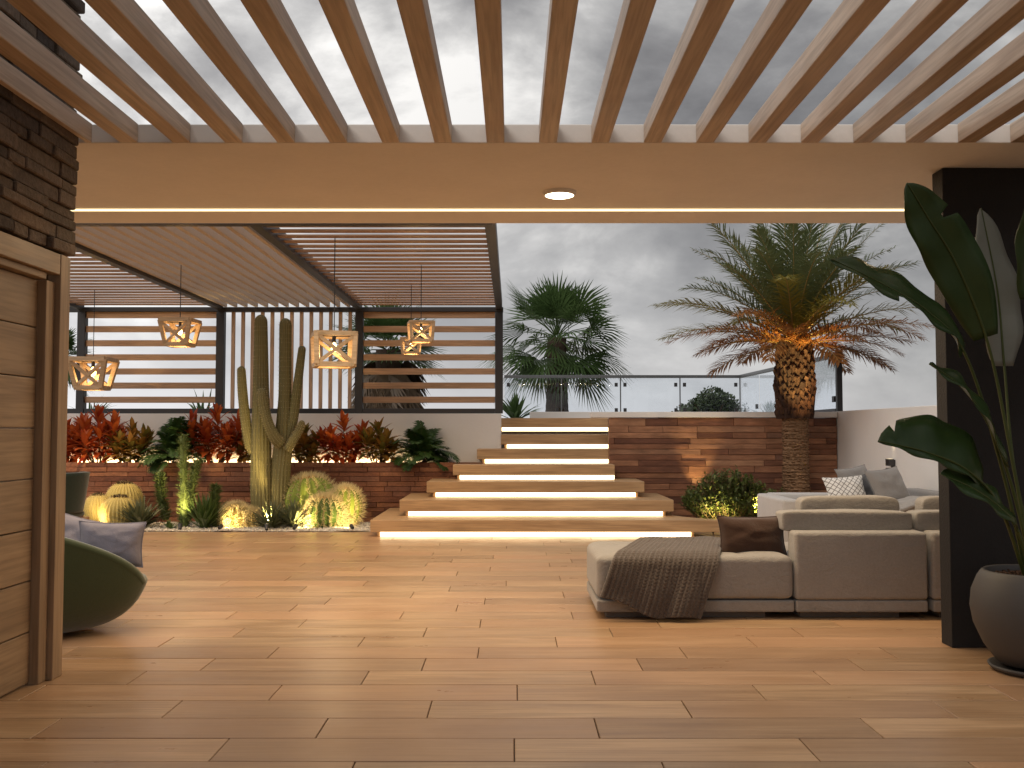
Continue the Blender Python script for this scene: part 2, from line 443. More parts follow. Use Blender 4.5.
# ------------------------------------------------------------------ house canopy
SOF = at(512, 143, 5.55).z
canopy = thing('house_canopy', 'plastered canopy slab with open timber rafters over the deck', 'canopy', (0, 6.6, SOF))
m = MB(); m.box(-6, 6, 5.55, 7.72, SOF, SOF + .108)
m.build('slab', M['slab'], canopy, bevel=.006)
for k in range(-7, 13):
    xc = -.093 + .2955 * k
    m = MB().rnd(); m.box(xc - .05, xc + .05, -1.5, 5.548, SOF + .001, SOF + .109)
    m.build('rafter', M['rafter'], canopy, bevel=.004)
m = MB().rnd(); m.box(-2.405, -2.372, -1.5, 5.548, SOF + .001, SOF + .109)
m.build('ledger', M['rafter'], canopy, bevel=.003)
yl = 7.22
m = MB(); m.box(-3.9, 3.4, yl - .008, yl + .008, SOF - .014, SOF - .001)
strip = m.build('led_strip', M['led_soffit'], canopy)
lamp('AREA', 'led_strip_light', (-.25, yl, SOF - .02), 150, (1, .76, .47), canopy, shape='RECTANGLE', size=7.2, size_y=.016)
dl = at(560, 192, 6.25); dl.z = SOF
yd = 0
# depth where the soffit is seen at that picture row
yd = 5.55 * (SOF - CAM_H) / (at(512, 192, 5.55).z - CAM_H); dlc = V(((560 - 512) / FPX * yd, yd, SOF))
down = thing('downlight', 'round warm downlight set in the canopy ceiling', 'ceiling light', dlc)
m = MB(); m.lathe([(.098, -.026), (.108, -.022), (.113, -.010), (.115, 0)], dlc, 32)
m.build('rim', M['white'], down, smooth=True)
m = MB(); m.lathe([(.001, -.034), (.05, -.033), (.085, -.030), (.097, -.0255)], dlc, 32)
m.build('lens', M['downlens'], down, smooth=True)
lamp('SPOT', 'downlight_lamp', dlc - V((0, 0, .05)), 55, (1, .76, .48), down, spot_size=math.radians(120), spot_blend=.8, shadow_soft_size=.06, aim=dlc - V((0, 0, 2)))

# ------------------------------------------------------------------ left wall with door
WX = -2.41
wall = thing('stone_wall', 'stacked dark stone house wall with timber door', 'wall', (WX, 4.0, 0))
DT = at(72, 258, 5.4).z
# core leaves the doorway open
m = MB()
m.box(-2.75, WX - .07, -3, 4.15, 0, 4.2)
m.box(-2.75, WX - .07, 4.15, 5.285, DT - .09, 4.2)
m.box(-2.75, WX - .07, 5.285, 5.40, 0, 4.2)
m.build('wall', M['ledge'], wall)
m = MB(); z = DT + .012
while z < 4.2:
    h = R.uniform(.05, .085); y = 5.47 + R.uniform(-.02, .025)
    first = True
    while y > .5:
        l = R.uniform(.16, .5); m.rnd(); d = R.uniform(0, .02)
        y0 = max(y - l, .4)
        x1 = WX - .012 + d
        c = [(WX - .12, y0 + .004), (x1 + R.uniform(-.008, .008), y0 + .004), (x1 + R.uniform(-.008, .008), y - .004), (WX - .12, y - .004)]
        j = [R.uniform(-.005, .005) for _ in range(4)]
        m.hexa([(c[i][0], c[i][1], z + .003 + (j[i] if i in (1, 2) else 0)) for i in range(4)] + [(c[i][0], c[i][1], z + h - .003 + (j[i] if i in (1, 2) else 0)) for i in range(4)])
        y = y0
    z += h
st = m.build('stone_cladding', M['ledge'], wall, bevel=.006, segs=1)
m = MB(); m.box(WX - .3, WX - .07, 5.40, 5.44, 0, 4.2)
m.build('end_face', M['ledge'], wall)
# door frame: casing, reveal, head
m = MB().rnd(); m.box(WX - .09, WX, 5.285, 5.40, 0, DT)
m.rnd(); m.box(WX - .10, WX - .03, 5.19, 5.283, 0, DT - .152)
m.build('door_frame', M['door_v'], wall, bevel=.004)
m = MB().rnd(); m.box(WX - .09, WX - .002, 3.9, 5.283, DT - .112, DT - .001)
m.rnd(); m.box(WX - .10, WX - .03, 3.9, 5.188, DT - .15, DT - .114)
m.build('door_head', M['door'], wall, bevel=.004)
door = MB(); z = .01
hts = []
while z < DT - .155:
    h = .262; z1 = min(z + h, DT - .153); door.rnd(); door.box(WX - .13, WX - .075, 3.9, 5.188, z + .003, z1 - .003); z = z1
door.build('door', M['door'], wall, bevel=.004)

# ------------------------------------------------------------------ right dark wall panel
cx0 = at(947, 400, 6.07).x
m = MB(); m.box(cx0, cx0 + 1.6, 6.07, 6.22, 0, SOF - .004)
tag(m.build('stucco_column', M['column'], origin=(cx0 + .8, 6.15, 0), bevel=.004), 'dark textured stucco column behind the big potted plant', 'column')

# ------------------------------------------------------------------ block walls
def block_wall(m, x0, x1, yf, z0, z1, hr=(.055, .09), lr=(.3, 1.1), depth=.06):
    z = z0
    while z < z1 - .01:
        h = R.uniform(*hr)
        if z1 - z - h < .04: h = z1 - z
        x = x0 - R.uniform(0, .6)
        while x < x1:
            l = R.uniform(*lr); a, b = max(x, x0), min(x + l, x1)
            if b - a > .02:
                m.rnd(); d = R.uniform(0, .022)
                m.box(a + .002, b - .002, yf - d, yf + depth, z + .002, z + h - .002)
            x += l
        z += h
PW = 14.46
m = MB(); block_wall(m, -8.6, -.42, PW, 0, .862, (.06, .08), (.22, .62))
m.cur = .1; m.box(-8.6, -.42, PW + .06, PW + .12, 0, .83)
tag(m.build('planter_wall', M['brick_l'], origin=(-4.5, PW, 0), bevel=.004, segs=1), 'long reddish brown brick wall holding the raised planter left of the steps', 'brick wall')
m = MB(); m.box(-8.6, -.42, PW + .12, 15.2, 0, .81)
tag(m.build('planter_soil', M['earth']), kind='structure')
WT = at(300, 413.5, 15.2).z
m = MB(); m.box(-8.6, -.165, 15.2, 15.44, .4, WT)
tag(m.build('white_wall', M['white'], origin=(-4.4, 15.3, .4), bevel=.006), 'low white plaster wall behind the red planter shrubs', 'wall')
RW = 14.5; RX0 = at(609, 450, RW).x; RX1 = at(837, 450, RW).x
CT0 = at(700, 417.5, RW).z; CT1 = at(700, 411.8, RW - .04).z
ret = thing('retaining_wall', 'reddish timber-like block wall behind the palm, white coping', 'brick wall', ((RX0 + RX1) / 2, RW, 0))
m = MB(); block_wall(m, RX0, RX1, RW, 0, CT0 - .004, (.07, .1), (.35, 1.5)); m.cur = .1; m.box(RX0, RX1, RW + .06, RW + .12, 0, CT0 - .01)
m.build('block_facing', M['brick_r'], ret, bevel=.004, segs=1)
m = MB(); m.box(at(530, 415, RW).x + .9, RX1, RW - .04, RW + .35, CT0, CT1)
m.box(at(530, 415, 16.2).x, at(612, 415, 16.2).x + .2, 16.2, 16.5, 1.502, at(530, 411.8, 16.2).z)
m.build('coping', M['white'], ret, bevel=.006)
SX = RX1 + .01
m = MB(); m.box(SX, SX + .25, 4.0, RW + .6, 0, 1.60)
sidewall = tag(m.build('side_wall', M['white'], origin=(SX, 10, 0), bevel=.006), 'white rendered side wall running behind the cushions', 'wall')
# wall lamp
ys = SX / ((893 - 512) / FPX); sc_ = V((SX, ys, at(893, 467, ys).z))
sconce = thing('wall_lamp', 'small black up-and-down lamp on the white side wall', 'wall lamp', sc_)
m = MB(); m.box(sc_.x - .085, sc_.x - .02, sc_.y - .06, sc_.y + .06, sc_.z + .015, sc_.z + .10)
m.box(sc_.x - .085, sc_.x - .02, sc_.y - .06, sc_.y + .06, sc_.z - .10, sc_.z - .012)
m.box(sc_.x - .02, sc_.x - .001, sc_.y - .05, sc_.y + .05, sc_.z - .09, sc_.z + .09)
m.build('body', M['dark'], sconce, bevel=.003)
m = MB(); m.box(sc_.x - .075, sc_.x - .03, sc_.y - .045, sc_.y + .045, sc_.z + .1005, sc_.z + .103)
m.build('lens', M['sconce_lens'], sconce)
lamp('SPOT', 'wall_lamp_up', sc_ + V((-.055, 0, .11)), 2.2, (1, .78, .5), sconce, spot_size=math.radians(75), spot_blend=.9, shadow_soft_size=.03, aim=sc_ + V((-.02, 0, 2)))
lamp('SPOT', 'wall_lamp_down', sc_ + V((-.055, 0, -.11)), 5, (1, .78, .5), sconce, spot_size=math.radians(75), spot_blend=.9, shadow_soft_size=.03, aim=sc_ + V((-.02, 0, -2)))

# ------------------------------------------------------------------ stairs
stairs = thing('staircase', 'wide cantilevered timber steps glowing with light strips', 'stairs', (0, 12.4, 0))
SL = [(371, 717), (400, 673), (427, 644), (453, 614.5), (477, 614.5), (501, 610.5), (501, 608)]
LL = [(381, 690), (409, 662), (436, 635), (460, 614), (485, 612), (507, 609), (502, 608)]
RISE = .21
for k in range(7):
    yk = 12.4 + .55 * k; zt = RISE * (k + 1)
    if k == 6: zt = at(550, 418, yk).z
    zb = zt - .148
    x0, x1 = (SL[k][0] - 512) / FPX * yk, (SL[k][1] - 512) / FPX * yk
    yb = 15.96 if k > 2 else min(yk + 2.0, 14.43)
    m = MB().rnd()
    if k == 0:
        # lowest slab: right end runs back around a round planting bed
        xe = 2.86; pts = [(x0, yk), (xe, yk)]
        ccx, ccy, cr = 3.05, 13.35, .95
        a0 = math.asin((yk + .12 - ccy) / cr)
        pts.append((xe, yk + .04))
        for i in range(13):
            a = PI * 1.36 - (PI * 1.36 - PI * .86) * i / 12
            pts.append((ccx + cr * math.cos(a), ccy + cr * math.sin(a)))
        pts += [(pts[-1][0], yb), (x0, yb)]
        nb = len(pts); b = m.verts([(x, y, zb) for x, y in pts] + [(x, y, zt) for x, y in pts])
        m.face(*[b + i for i in reversed(range(nb))]); m.face(*[b + nb + i for i in range(nb)])
        for i in range(nb): m.face(b + i, b + (i + 1) % nb, b + nb + (i + 1) % nb, b + nb + i)
    else:
        m.box(x0, x1, yk, yb, zb, zt)
    tr = m.build('tread', M['tread'], stairs, bevel=.006)
    lx0, lx1 = (LL[k][0] - 512) / FPX * (yk + .06), (LL[k][1] - 512) / FPX * (yk + .06)
    m = MB(); m.box(lx0, lx1, yk + .06, yk + .085, zt - RISE + .003, zb - .001)
    m.build('led_strip', M['led'], tr)
    m = MB().rnd(); m.box(lx0 - .04, lx1 + .04 if k < 3 else x1 - .01, yk + .09, yb - .02, max(zt - RISE, 0) + .002, zb - .002)
    m.build('riser', M['tread'], tr)

# ------------------------------------------------------------------ garden pergola
SY = 15.3
def X_at(px): return (px - 512) / FPX * SY
posts = [X_at(81), X_at(220), X_at(359), X_at(499)]
PZ0 = WT + .002; PZ1 = at(300, 307.5, SY).z
PF = 8.78
perg = thing('garden_pergola', 'dark framed pergola with timber slat roof and slat screens', 'pergola', (-3.4, SY, PZ0))
for i, x in enumerate(posts):
    m = MB(); m.box(x - .06, x + .06, SY - .06, SY + .06, PZ0, PZ1 - .072)
    m.build('post', M['dark'], perg, bevel=.004)
m = MB(); m.box(-7.6, posts[3] + .065, SY - .065, SY + .065, PZ1 - .07, PZ1)
m.build('top_beam', M['dark'], perg, bevel=.004)
m = MB()
xs = [-7.6] + posts
for a, b in zip(xs, posts): m.box(a + (.062 if a != -7.6 else 0), b - .062, SY - .05, SY + .05, PZ0, PZ0 + .075)
m.build('bottom_beam', M['dark'], perg, bevel=.004)
m = MB(); m.box(-7.6, posts[3] + .03, PF - .05, PF + .05, PZ1 - .085, PZ1 + .10)
m.build('front_beam', M['dark'], perg, bevel=.004)
for i, x in enumerate([posts[0] - .75] + posts):
    m = MB(); m.box(x - .05, x + .05, PF + .052, SY - .067, PZ1 - .04, PZ1 + .10)
    m.build('roof_beam', M['dark'], perg, bevel=.003)
# roof panels
def roof_across(xa, xb):
    m = MB(); y = PF + .12
    while y < SY - .12:
        m.rnd(); m.box(xa, xb, y, y + .118, PZ1 + .0, PZ1 + .017); y += .262
    return m
roof_across(posts[0] + .04, posts[1] - .04).build('roof_slats', M['roof_x'], perg, bevel=.003)
roof_across(posts[2] + .04, posts[3] - .04).build('roof_slats', M['roof_x'], perg, bevel=.003)
roof_across(-7.6, posts[0] - .79).build('roof_slats', M['roof_x'], perg, bevel=.003)
m = MB(); x = posts[1] + .06
while x < posts[2] - .08:
    m.rnd(); m.box(x, x + .05, PF + .06, SY - .07, PZ1 - .0, PZ1 + .12); x += .158
m.build('roof_slats', M['louvre'], perg, bevel=.003)
# screens
def screen_across(xa, xb):
    m = MB()
    zc = at(300, 313.6 + 1, SY).z; dz = (at(300, 315, SY).z - at(300, 399.6, SY).z) / 6
    for k in range(7):
        m.rnd(); z = at(300, 315, SY).z - k * dz
        m.hexa([(xa, SY - .02, z - .05), (xb, SY - .02, z - .05), (xb, SY + .012, z - .05), (xa, SY + .012, z - .05), (xa, SY - .02, z + .045), (xb, SY - .02, z + .045), (xb, SY + .012, z + .045), (xa, SY + .012, z + .045)])
    return m
for a, b in ((posts[0], posts[1]), (posts[2], posts[3])):
    screen_across(a + .062, b - .062).build('screen_slats', M['slat_x'], perg, bevel=.003)
m = MB()
for k in range(14):
    x = at(233 + k * 9.75, 360, SY).x
    if x < posts[2] - .1: m.rnd(); m.box(x - .027, x + .027, SY - .022, SY + .022, PZ0 + .077, PZ1 - .072)
m.build('screen_slats', M['slat_z'], perg, bevel=.003)

# ------------------------------------------------------------------ pendants
def pendant(px, py, Y, w, taper, rot, label):
    c = at(px, py, Y)
    t = thing('pendant_lamp', label, 'pendant lamp', (c.x, c.y, PZ1), 'wooden frame pendants under the pergola')
    h = w * .80; ht = h / 2; a = w / 2; b = a * taper; e = w * .125
    rm = Matrix.Rotation(rot, 3, 'Z')
    def P(x, y, z): return c + rm @ V((x, y, z))
    top = [P(-a, -a, ht), P(a, -a, ht), P(a, a, ht), P(-a, a, ht)]; bot = [P(-b, -b, -ht), P(b, -b, -ht), P(b, b, -ht), P(-b, b, -ht)]
    m = MB()
    for i in range(4):
        j = (i + 1) % 4
        m.rnd().bar(top[i], top[j], e, e); m.rnd().bar(bot[i], bot[j], e, e); m.rnd().bar(top[i], bot[i], e, e, (1, 0, 0))
    for i in (0, 2):
        j = (i + 1) % 4
        m.rnd().bar(top[i].lerp(bot[i], .04), bot[j].lerp(top[j], .04), e * .8, e * .8); m.rnd().bar(top[j].lerp(bot[j], .04), bot[i].lerp(top[i], .04), e * .78, e * .7)
    m.build('frame', M['lampwood'], t, bevel=.002, segs=1)
    m = MB().tube([P(0, 0, ht + .0), P(0, 0, ht - w * .2)], w * .05, 10)
    m.bar((top[0] + top[3]) / 2, (top[1] + top[2]) / 2, e * .7, e * .7)
    m.build('socket', M['dark'], t)
    m = MB(); z0 = ht - w * .2
    m.lathe([(.004, z0), (.02 * w / .4, z0 - .02), (.034 * w / .4, z0 - .065 * w / .4), (.022 * w / .4, z0 - .095 * w / .4), (.001, z0 - .105 * w / .4)], c, 12)
    m.build('bulb', M['bulb'], t, smooth=True)
    m = MB().tube([P(0, 0, ht), V((c.x, c.y, PZ1 + .02))], .005, 6)
    m.build('cord', M['dark'], t)
    lamp('POINT', 'pendant_glow', P(0, 0, -.06), 4 * (w / .4), (1, .62, .28), t, shadow_soft_size=.05)
    lamp('SPOT', 'pendant_added_spot', P(0, 0, -ht - .02), 85 * (w / .4), (1, .70, .36), t, shadow_soft_size=.06, spot_size=math.radians(150), spot_blend=.6, aim=P(0, 0, -3))  # spot added below the frame to warm the floor, apart from the bulb
pendant(93, 374, 13.4, .475, .66, .05, 'lowest wooden pendant lamp, hanging beside the stone wall and door')
pendant(180, 333, 11.5, .345, .70, -.05, 'tapered wooden pendant lamp under the pale middle roof bay')
pendant(334, 350, 9.8, .375, .94, .28, 'large square wooden pendant lamp hanging in front of the upright slats')
pendant(421, 332, 11.5, .265, .88, .2, 'small wooden pendant lamp upper of the pair before the right slat screen')
pendant(411, 346, 13.0, .235, .88, .0, 'smallest wooden pendant lamp lower of the pair before the right slat screen')

# ------------------------------------------------------------------ glass railing
RY0, RY1 = 14.75, 20.5
RZ1 = at(838, 353, RY0).z; RZB = at(838, 410, RY0).z
rail = thing('glass_railing', 'frameless glass railing with dark handrail round the upper terrace', 'railing', (2.3, RY1, 1.5))
RXc = at(740, 375, RY1).x; RXe = at(838, 380, RY0).x
m = MB()
m.box(-.16, RXc + .03, RY1 - .03, RY1 + .03, RZ1 - .06, RZ1)
m.box(RXc - .03, RXc + .03, RY1 + .03, RY1 + .03, RZ1 - .06, RZ1)
m.bar((RXc, RY1 - .03, RZ1 - .03), (RXe, RY0, RZ1 - .03), .07, .06)
m.build('handrail', M['steel'], rail, bevel=.004)
joints = [at(p, 390, RY1).x for p in (504, 561.5, 620.5, 680, 740)]
for a, b in zip(joints, joints[1:]):
    m = MB(); m.box(a + .012, b - .012, RY1 - .006, RY1 + .006, 1.53, RZ1 - .062); g = m.build('glass_panel', M['glass'], rail)
    for (x, sgn) in ((a, 1), (b, -1)):
        for z in (RZ1 - .2, 1.75):
            m = MB(); m.box(x + sgn * .09 - .032, x + sgn * .09 + .032, RY1 - .03, RY1 - .0065, z - .04, z + .04); m.build('clamp', M['dark'], g)
    m = MB(); m.box(b - .012, b + .012, RY1 - .008, RY1 + .008, 1.5, RZ1 - .061); m.build('edge_strip', M['steel'], rail)
nseg = 4
for i in range(nseg):
    f0, f1 = i / nseg, (i + 1) / nseg
    a = V((RXc, RY1 - .03, 0)).lerp(V((RXe, RY0, 0)), f0 + .006); b = V((RXc, RY1 - .03, 0)).lerp(V((RXe, RY0, 0)), f1 - .006)
    m = MB(); m.bar(V((a.x, a.y, (1.56 + RZ1) / 2 - .03)), V((b.x, b.y, (1.56 + RZ1) / 2 - .03)), .012, RZ1 - .062 - 1.56)
    g = m.build('glass_panel', M['glass'], rail)
    m = MB()
    q = a.lerp(b, .93)
    m.box(q.x - .035, q.x - .0085, q.y - .05, q.y + .05, RZB + .12, RZB + .21); m.build('clamp', M['dark'], g)
m = MB(); m.box(RXe - .04, RXe + .04, RY0 - .08, RY0 - .001, CT1 + .002, RZ1 + .03); m.build('end_post', M['dark'], rail, bevel=.004)
m = MB(); m.bar((RXc, RY1 - .06, CT1 - .02 + .03), (RXe, RY0 + .002, CT1 + .03), .09, .05); m.build('base_rail', M['dark'], rail, bevel=.003)

# ================================================================== PLANTS
def P0(px, Y, z=0.0): return V(((px - 512) / FPX * Y, Y, z))

# ------------------------------------------------------------------ beds
def gravel_plane(x0, x1, y0, y1, name, mat, amp, z):
    m = MB(); nx, ny = int((x1 - x0) / .09), int((y1 - y0) / .09)
    m.grid(lambda u, v: (x0 + (x1 - x0) * u, y0 + (y1 - y0) * v, z + amp * mnoise.noise((u * nx * .23, v * ny * .23, 3.1)) + amp * .5 * mnoise.noise((u * nx * .7, v * ny * .7, 1.1))), nx, ny)
    return m.build(name, mat, smooth=True)
tag(gravel_plane(-8.6, -1.0, 13.052, PW, 'gravel_bed', M['gravel'], .02, .0), kind='structure')
tag(gravel_plane(1.2, SX - .002, 13.052, RW, 'planting_bed', M['earth'], .03, .02), kind='structure')
m = MB()
for _ in range(5200):
    x = R.uniform(-6.9, -1.65); y = 13.06 + (R.random() ** 1.6) * 1.2
    r = R.uniform(.008, .026); z = .012 + .02 * mnoise.noise((x * 2.5, y * 2.5, 0)) + r * .2
    m.rnd(); b = m.verts([(x - r * R.uniform(.7, 1.2), y, z), (x, y - r, z), (x + r * R.uniform(.7, 1.2), y, z), (x, y + r, z), (x + r * .2, y, z + r * .75), (x, y, z - r * .5)])
    for i in range(4): m.face(b + i, b + (i + 1) % 4, b + 4); m.face(b + (i + 1) % 4, b + i, b + 5)
tag(m.build('gravel', M['gravel']), kind='stuff')

# ------------------------------------------------------------------ saguaro
def scatter_rib_spines(ms, pts, rads, ribs, step=.05, L=.022, w=.0016):
    pts = [V(p) for p in pts]; ref = None
    for i in range(len(pts) - 1):
        d = (pts[i + 1] - pts[i]); ln = d.length; d.normalize()
        if ref is None: ref = d.orthogonal().normalized() if abs(d.z) < .9 else V((1, 0, 0))
        ref = (ref - d * ref.dot(d)).normalized(); bi = d.cross(ref)
        for j in range(max(1, int(ln / step))):
            f = (j + R.random() * .3) * step / ln
            c = pts[i].lerp(pts[i + 1], min(f, 1)); r = rads[i] + (rads[i + 1] - rads[i]) * min(f, 1)
            for k in range(ribs):
                a = 2 * PI * k / ribs; n = ref * math.cos(a) + bi * math.sin(a)
                if n.y > .35: continue
                p = c + n * r * 1.085
                for q in range(2):
                    ms.rnd(); ms.spine(p, n + V((R.uniform(-1, 1), R.uniform(-1, 1), R.uniform(-1, 1))) * .8, L * R.uniform(.6, 1.2), w)
def smooth_path(pts, n):
    pts = [V(p) for p in pts]; out = []
    e = [pts[0] * 2 - pts[1]] + pts + [pts[-1] * 2 - pts[-2]]
    for i in range(len(pts) - 1):
        p0, p1, p2, p3 = e[i:i + 4]
        for k in range(n):
            t = k / n
            out.append(.5 * ((2 * p1) + (p2 - p0) * t + (2 * p0 - 5 * p1 + 4 * p2 - p3) * t * t + (3 * p1 - p0 - 3 * p2 + p3) * t ** 3))
    out.append(pts[-1]); return out
def arm(m, ms, keys, n=8, ribs=15):
    """keys: list of (px, py, Y, radius); rounded tip at the end"""
    pts = smooth_path([at(k[0], k[1], k[2]) for k in keys], n)
    rr = []
    for i in range(len(pts)):
        s = i / n; j = min(int(s), len(keys) - 2); f = s - j
        rr.append(keys[j][3] + (keys[j + 1][3] - keys[j][3]) * f)
    d = (pts[-1] - pts[-2]).normalized(); r = rr[-1]
    tip, tr = [], []
    for a in (.3, .55, .8, .95, .995):
        tip.append(pts[-1] + d * r * 1.25 * a); tr.append(r * math.sqrt(1 - a * a))
    m.rnd().tube(pts + tip, rr + tr, ribs * 4, True, ribs, .085)
    scatter_rib_spines(ms, pts + tip[:3], rr + tr[:3], ribs)
SGY = 13.85
sag = thing('saguaro_cactus', 'tall ribbed saguaro cactus with upright arms before the planter', 'cactus', P0(272, SGY))
trunk = MB(); ms = MB()
arm(trunk, ms, [(263, 526, SGY, .135), (261.5, 490, SGY, .14), (261, 440, SGY, .128), (261, 395, SGY, .105), (261, 322, SGY, .083)], 8, 17)
arm(trunk, ms, [(279, 526, SGY + .05, .125), (280, 480, SGY + .05, .13), (283.5, 440, SGY + .05, .118), (285, 395, SGY + .05, .082), (285.5, 325, SGY + .05, .078)], 8, 17)
tk = trunk.build('trunk', M['cactus'], sag, smooth=True); ms.build('spines', M['spine'], tk)
for keys in ([(281, 444, SGY - .06, .075), (275, 438, SGY - .12, .072), (268, 423, SGY - .16, .066), (263.5, 405, SGY - .17, .064), (262, 393, SGY - .17, .058)],
             [(254, 452, SGY, .07), (249, 440, SGY, .068), (245, 415, SGY, .066), (242.5, 390, SGY, .062), (241.5, 371, SGY, .055)],
             [(285, 448, SGY + .02, .07), (292, 425, SGY + .02, .066), (297, 390, SGY + .02, .06), (302, 350, SGY + .02, .05)],
             [(287, 450, SGY - .08, .055), (293, 440, SGY - .10, .054), (299, 430, SGY - .1, .05), (301.5, 424, SGY - .1, .042)]):
    a = MB(); s2 = MB(); arm(a, s2, keys, 8, 13)
    o = a.build('arm', M['cactus'], sag, smooth=True); s2.build('spines', M['spine'], o)

# ------------------------------------------------------------------ barrel cacti
def barrel(name, label, px, pybot, pytop, wpx, Y, mat, ribs, spiny, top_mat, group=None, tilt=0):
    s = Y / FPX; rad = wpx * s / 2; h = (pybot - pytop) * s
    z0 = at(px, pybot, Y).z
    c = P0(px, Y, max(z0, -.02))
    t = thing(name, label, 'cactus', c, group)
    rm = Matrix.Rotation(tilt, 3, 'Y')
    n = ribs * 6; m = MB(); nv = 26
    def pt(u, v):
        a = 2 * PI * u; b = -1.15 + (PI / 2 + 1.15) * v
        rr = math.cos(b); zz = math.sin(b)
        top = max(0, zz - .75)
        f = 1 + (.10 if spiny else .035) * math.cos(ribs * a) * min(1, rr * 1.6)
        p = V((math.cos(a) * rr * rad * f, math.sin(a) * rr * rad * f, h / 1.91 * (zz + .91) - top * top * h * (.6 if spiny else .2)))
        return c + rm @ p
    m.grid(pt, n, nv, True)
    body = m.build('body', mat, t, smooth=True)
    ms = MB(); mt = MB()
    for k in range(ribs):
        for j in range(17 if spiny else 24):
            v = .16 + .80 * (j + .5) / (17 if spiny else 24); p = pt(k / ribs, v); q = c + rm @ V((0, 0, h * .5)); nrm = (p - q).normalized()
            for _ in range(6 if spiny else 2):
                d = nrm + V((R.uniform(-1, 1), R.uniform(-1, 1), R.uniform(-.7, 1))) * .75
                (ms).rnd().spine(p, d, R.uniform(.06, .115) * (1 if spiny else .3), .0046 if spiny else .0016)
    ms.build('spines', M['spine'], body)
    for _ in range(220):
        a = R.uniform(0, 2 * PI); r_ = rad * .32 * math.sqrt(R.random()); v = 1 - .17 * r_ / (rad * .32)
        p = pt(a / 2 / PI, v)
        mt.rnd().spine(p, V((R.uniform(-.6, .6), R.uniform(-.6, .6), 1)), R.uniform(.015, .045), .005)
    mt.build('crown_wool', top_mat, body)
    return t
G1 = 'spiny barrel cacti beside the steps'
barrel('barrel_cactus', 'largest spiny barrel cactus, at the back of the cluster beside the steps', 314, 527, 476, 50, 14.05, M['barrel'], 18, True, M['spine_o'], G1, -.12)
barrel('barrel_cactus', 'pale spiny barrel cactus at the step side of the cluster', 343.5, 529, 488, 31, 13.85, M['barrel'], 15, True, M['spine_o'], G1, .12)
barrel('barrel_cactus', 'dark green striped barrel cactus with orange crown, front of the cluster', 326.5, 532, 499, 34, 13.62, M['barrel_dk'], 17, True, M['spine_o'], G1)
barrel('barrel_cactus', 'tiny dark barrel cactus tucked beside the orange crowned one', 343, 531, 514, 14, 13.7, M['barrel_dk'], 12, True, M['spine_o'], G1)
G2 = 'small bright yellow cacti on the gravel'
barrel('barrel_cactus', 'bright yellow round cactus on white gravel before the saguaro', 237, 532, 508, 24, 13.58, M['barrel_gold'], 16, True, M['spine'], G2)
barrel('barrel_cactus', 'small yellow ball cactus touching the brighter round one', 253, 531, 513, 17, 13.62, M['barrel_gold'], 14, True, M['spine'], G2)
G3 = 'smooth golden barrel cacti by the brick wall'
barrel('golden_cactus', 'smooth golden cactus behind the other two, nearest the brick wall', 126, 522, 482, 36, 14.1, M['barrel_gold'], 30, False, M['boots'], G3)
barrel('golden_cactus', 'fat smooth golden cactus in front of the taller golden one', 121, 530, 497, 36, 13.65, M['barrel_gold'], 30, False, M['boots'], G3)
barrel('golden_cactus', 'smaller smooth golden cactus beside the dark green chair', 100, 524, 494, 27, 13.9, M['barrel_gold'], 28, False, M['boots'], G3)

# ------------------------------------------------------------------ cholla columns
def cholla(name, label, stems, group='spiny column cacti on the gravel'):
    t = thing(name, label, 'cactus', at(stems[0][0], 531, stems[0][4]) * 1.0, group); t.location.z = 0
    for (xb, yb, xt, yt, Y, r) in stems:
        m = MB(); ms = MB(); a, b = at(xb, yb, Y), at(xt, yt, Y)
        pts = smooth_path([a, a.lerp(b, .5) + V((R.uniform(-.02, .02), 0, 0)), b], 6)
        rr = [r * (1 - .25 * i / 12) for i in range(len(pts))]
        m.rnd().tube(pts + [b + (b - a).normalized() * r * .8], rr + [r * .3], 12)
        st = m.build('stem', M['cholla'], t, smooth=True)
        for i in range(len(pts) - 1):
            for _ in range(60):
                p = pts[i].lerp(pts[i + 1], R.random()); a_ = R.uniform(0, 2 * PI); n = V((math.cos(a_), math.sin(a_), R.uniform(.1, .9)))
                ms.rnd().spine(p + n.normalized() * rr[i] * .8, n, R.uniform(.05, .10), .0068)
        ms.build('spines', M['cholla'], st)
cholla('cholla_cactus', 'tall spiny column cactus with side stems before the green fern', [(184, 531, 183, 437, 13.5, .055), (166, 520, 159, 474, 13.8, .045), (188, 520, 197, 462, 13.75, .045)])
cholla('cholla_cactus', 'short single spiny column cactus beside the spiky yucca', [(216, 528, 216, 486, 13.6, .045)])

# ------------------------------------------------------------------ tufts
def tuft(name, label, cat, px, Y, h, w, n, mat, leafw, group=None, z=0.0, droop=.5):
    c = P0(px, Y, z); t = MB()
    for i in range(n):
        a = R.uniform(0, 2 * PI); el = math.radians(R.uniform(18, 85))
        d = V((math.cos(a) * math.cos(el) * (w / h), math.sin(a) * math.cos(el) * (w / h), math.sin(el)))
        L = R.uniform(.7, 1.05) * h * (1 if el > .8 else 1.1)
        t.rnd().leaf(c + V((R.uniform(-.04, .04) * w / .4, R.uniform(-.04, .04) * w / .4, 0)), d, V((0, 0, 1)), L, leafw, 4, droop, .35, .3)
    return tag(t.build(name, mat, origin=c), label, cat, group)
tuft('desert_tuft', 'greyish spiky tuft of leaves beside the golden cacti', 'plant', 142, 13.45, .46, .44, 110, M['agave'], .042)
tuft('yucca', 'green spiky yucca on gravel between the two column cacti', 'plant', 206, 13.45, .52, .48, 110, M['yucca'], .034)
tuft('desert_tuft', 'low grey spiky tuft at the foot of the saguaro', 'plant', 272, 13.4, .40, .40, 110, M['agave'], .036)
